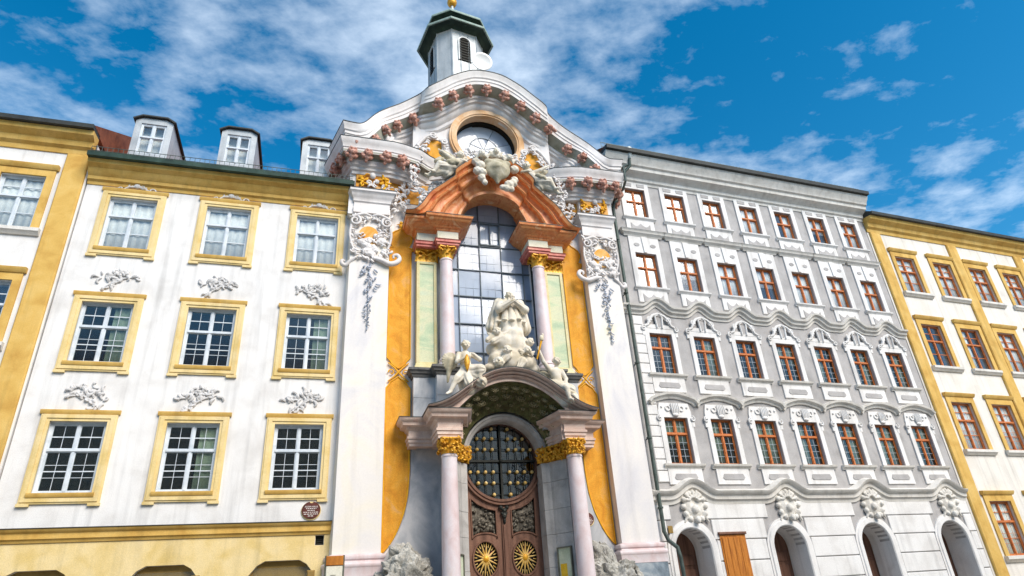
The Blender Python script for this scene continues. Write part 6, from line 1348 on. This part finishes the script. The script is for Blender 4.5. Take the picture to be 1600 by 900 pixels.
boulder(2.85, -.75, [((2.85, -.7, 1.2), (.85, .65, 1.4)), ((2.5, -.65, 2.6), (.50, .5, .66)), ((2.35, -.55, 3.1), (.30, .36, .34)), ((3.05, -.75, 2.3), (.55, .55, .55)), ((3.4, -.85, 2.0), (.42, .45, .55))], 'rough grey boulder right of the portal columns', 2)

# ================================================================ small things
def text_mesh(txt, size, ext=.004):
    cu = bpy.data.curves.new('t', 'FONT'); cu.body = txt; cu.size = size; cu.extrude = ext; cu.align_x = 'CENTER'; cu.align_y = 'CENTER'
    o = bpy.data.objects.new('t', cu); COL.objects.link(o); dg = bpy.context.evaluated_depsgraph_get(); me = bpy.data.meshes.new_from_object(o.evaluated_get(dg)); bpy.data.objects.remove(o); bpy.data.curves.remove(cu)
    m = MB(); m.v = [(v.co.x, -v.co.z, v.co.y) for v in me.vertices]; m.f = [tuple(p.vertices) for p in me.polygons]; bpy.data.meshes.remove(me); return m
def plaque(loc, r, lab, heading, lines):
    x, y, z = loc; pts = [(x+r*math.cos(a), z+r*.92*math.sin(a)) for a in np.linspace(math.pi*.5+.22, math.pi*2.5-.22, 34)]+[(x+r*.12, z+r*.74), (x-r*.12, z+r*.74)]
    m = MB(); m.prism(pts, y-.05, y-.02); o = thing('plaque', m, MT['plaque_brown'], (x, y, z), lab, 'plaque', 'round wall plaques')
    b = MB(); b.prism([(x+(r+.018)*math.cos(a), z-.018+(r*.92+.018)*math.sin(a)) for a in np.linspace(0, 2*math.pi, 36, endpoint=False)], y-.021, y); part('plaque_back', b, MT['ochre_pale'], o)
    t = text_mesh(heading, r*.26) if heading else MB(); t = t.xf(lambda p: (x+p[0], y-.056+p[1], z+r*.34+p[2])); q = random.Random(4)
    for i, w in enumerate(lines):
        zz = z+r*.12-i*r*.2; xx = x-w*r
        while xx < x+w*r:
            l = q.uniform(.1, .28)*r; l = min(l, x+w*r-xx); t.box(xx, xx+l, y-.056, y-.0502, zz, zz+r*.075); xx += l+r*.07
    part('plaque_text', t, MT['plaque_text'], o, smooth=False)
plaque((-5.13, 0, 4.38), .23, 'round brown plaque with white lettering on the ochre framed house', 'ASAM-HAUS', [.55, .4, .8, .75, .3])
plaque((2.50, -.06, 3.96), .19, 'round brown plaque half hidden behind the right portal column', '', [.5, .7, .8, .7, .5])
# notice cases on the door jambs
def case(p0, p1, z0, z1, lab, yellow, nrm):
    ax = V3(p1[0]-p0[0], p1[1]-p0[1], 0); L = np.linalg.norm(ax); ax /= L; n = V3(nrm[0], nrm[1], 0); n /= np.linalg.norm(n)
    f = lambda p: tuple(V3(p0[0], p0[1], 0)+ax*p[0]-n*p[1]+V3(0, 0, p[2]))
    m = MB(); m.prism([(0, z0), (L, z0), (L, z1), (0, z1)], -.06, 0, [[(.035, z0+.035), (L-.035, z0+.035), (L-.035, z1-.035), (.035, z1-.035)]]); m.box(.0, L, -.004, .012, z0, z1)
    o = thing('notice_case', m.xf(f), MT['case_metal'], (p0[0], p0[1], z0), lab, 'notice case', 'notice cases on the door jambs')
    b = MB(); b.box(.036, L-.036, -.03, -.006, z0+.036, z1-.036); part('notice_sheet', b.xf(f), MT['poster_green'], o, smooth=False)
    if yellow: b = MB(); b.box(L*.15, L*.6, -.036, -.031, z0+.2, z1-.42); part('yellow_print', b.xf(f), MT['poster_yellow'], o, smooth=False)
case((PX+1.315, -.47), (PX+1.57, -.87), 1.9, 3.20, 'framed notice case with yellow print on the right door jamb', True, (-.84, -.54))
case((PX-1.60, -.91), (PX-1.345, -.51), 1.9, 3.12, 'narrow framed notice case on the left door jamb', False, (.84, -.54))
# notice board on posts by the plinth
nb = root('notice_board', (-4.55, -2.2, 0.1), 'cream notice board with brown wooden header in front of the left plinth', 'notice board')
m = MB(); m.cbox(-4.72, -4.37, -2.24, -2.18, 1.7, 2.86, .01); part('board', m, MT['board_cream'], nb, smooth=False)
m = MB(); m.cbox(-4.73, -4.36, -2.26, -2.17, 2.862, 3.06, .01); part('header', m, MT['board_wood'], nb, smooth=False)
for x in (-4.76, -4.375): m = MB(); m.box(x, x+.045, -2.23, -2.18, .1, 3.07); part('post', m, MT['case_metal'], nb)
m = MB(); q = random.Random(9)
for k in range(6): m.box(-4.62, -4.62+q.uniform(.08, .15), -2.245, -2.2405, 2.66-k*.11, 2.672-k*.11)
part('print', m, MT['case_metal'], nb, smooth=False)
# satellite dish on the gable
dc = V3(.05, -.25, 21.22); ax = V3(.02, -.92, -.16); ax /= np.linalg.norm(ax); e1 = np.cross(ax, V3(0, 0, 1)); e1 /= np.linalg.norm(e1); e2 = np.cross(e1, ax)
m = MB(); nr, na = 6, 28; V = []
for side in (0, 1):
    for i in range(nr+1):
        for k in range(na): a = 2*math.pi*k/na; r = .43*i/nr; p = dc+e1*r*math.cos(a)+e2*r*.95*math.sin(a)+ax*(.10*(i/nr)**2-.02*side); V.append(tuple(p))
F = []
for side in (0, 1):
    o = side*(nr+1)*na
    for i in range(nr):
        for k in range(na): q_ = (o+i*na+k, o+i*na+(k+1) % na, o+(i+1)*na+(k+1) % na, o+(i+1)*na+k); F.append(q_ if side == 0 else q_[::-1])
o = (nr+1)*na
for k in range(na): F.append((nr*na+k, nr*na+(k+1) % na, o+nr*na+(k+1) % na, o+nr*na+k))
m.add(V, F); dish = thing('satellite_dish', m, MT['dish_white'], tuple(dc), 'white satellite dish standing on top of the curved gable', 'satellite dish', smooth=True)
m = MB(); m.tube([tuple(dc-ax*.04), tuple(dc-ax*.16), (dc[0], dc[1]+.16, 20.6), (dc[0], dc[1]+.16, 19.6)], .03, 6); part('dish_mast', m, MT['pipe_light'], dish)
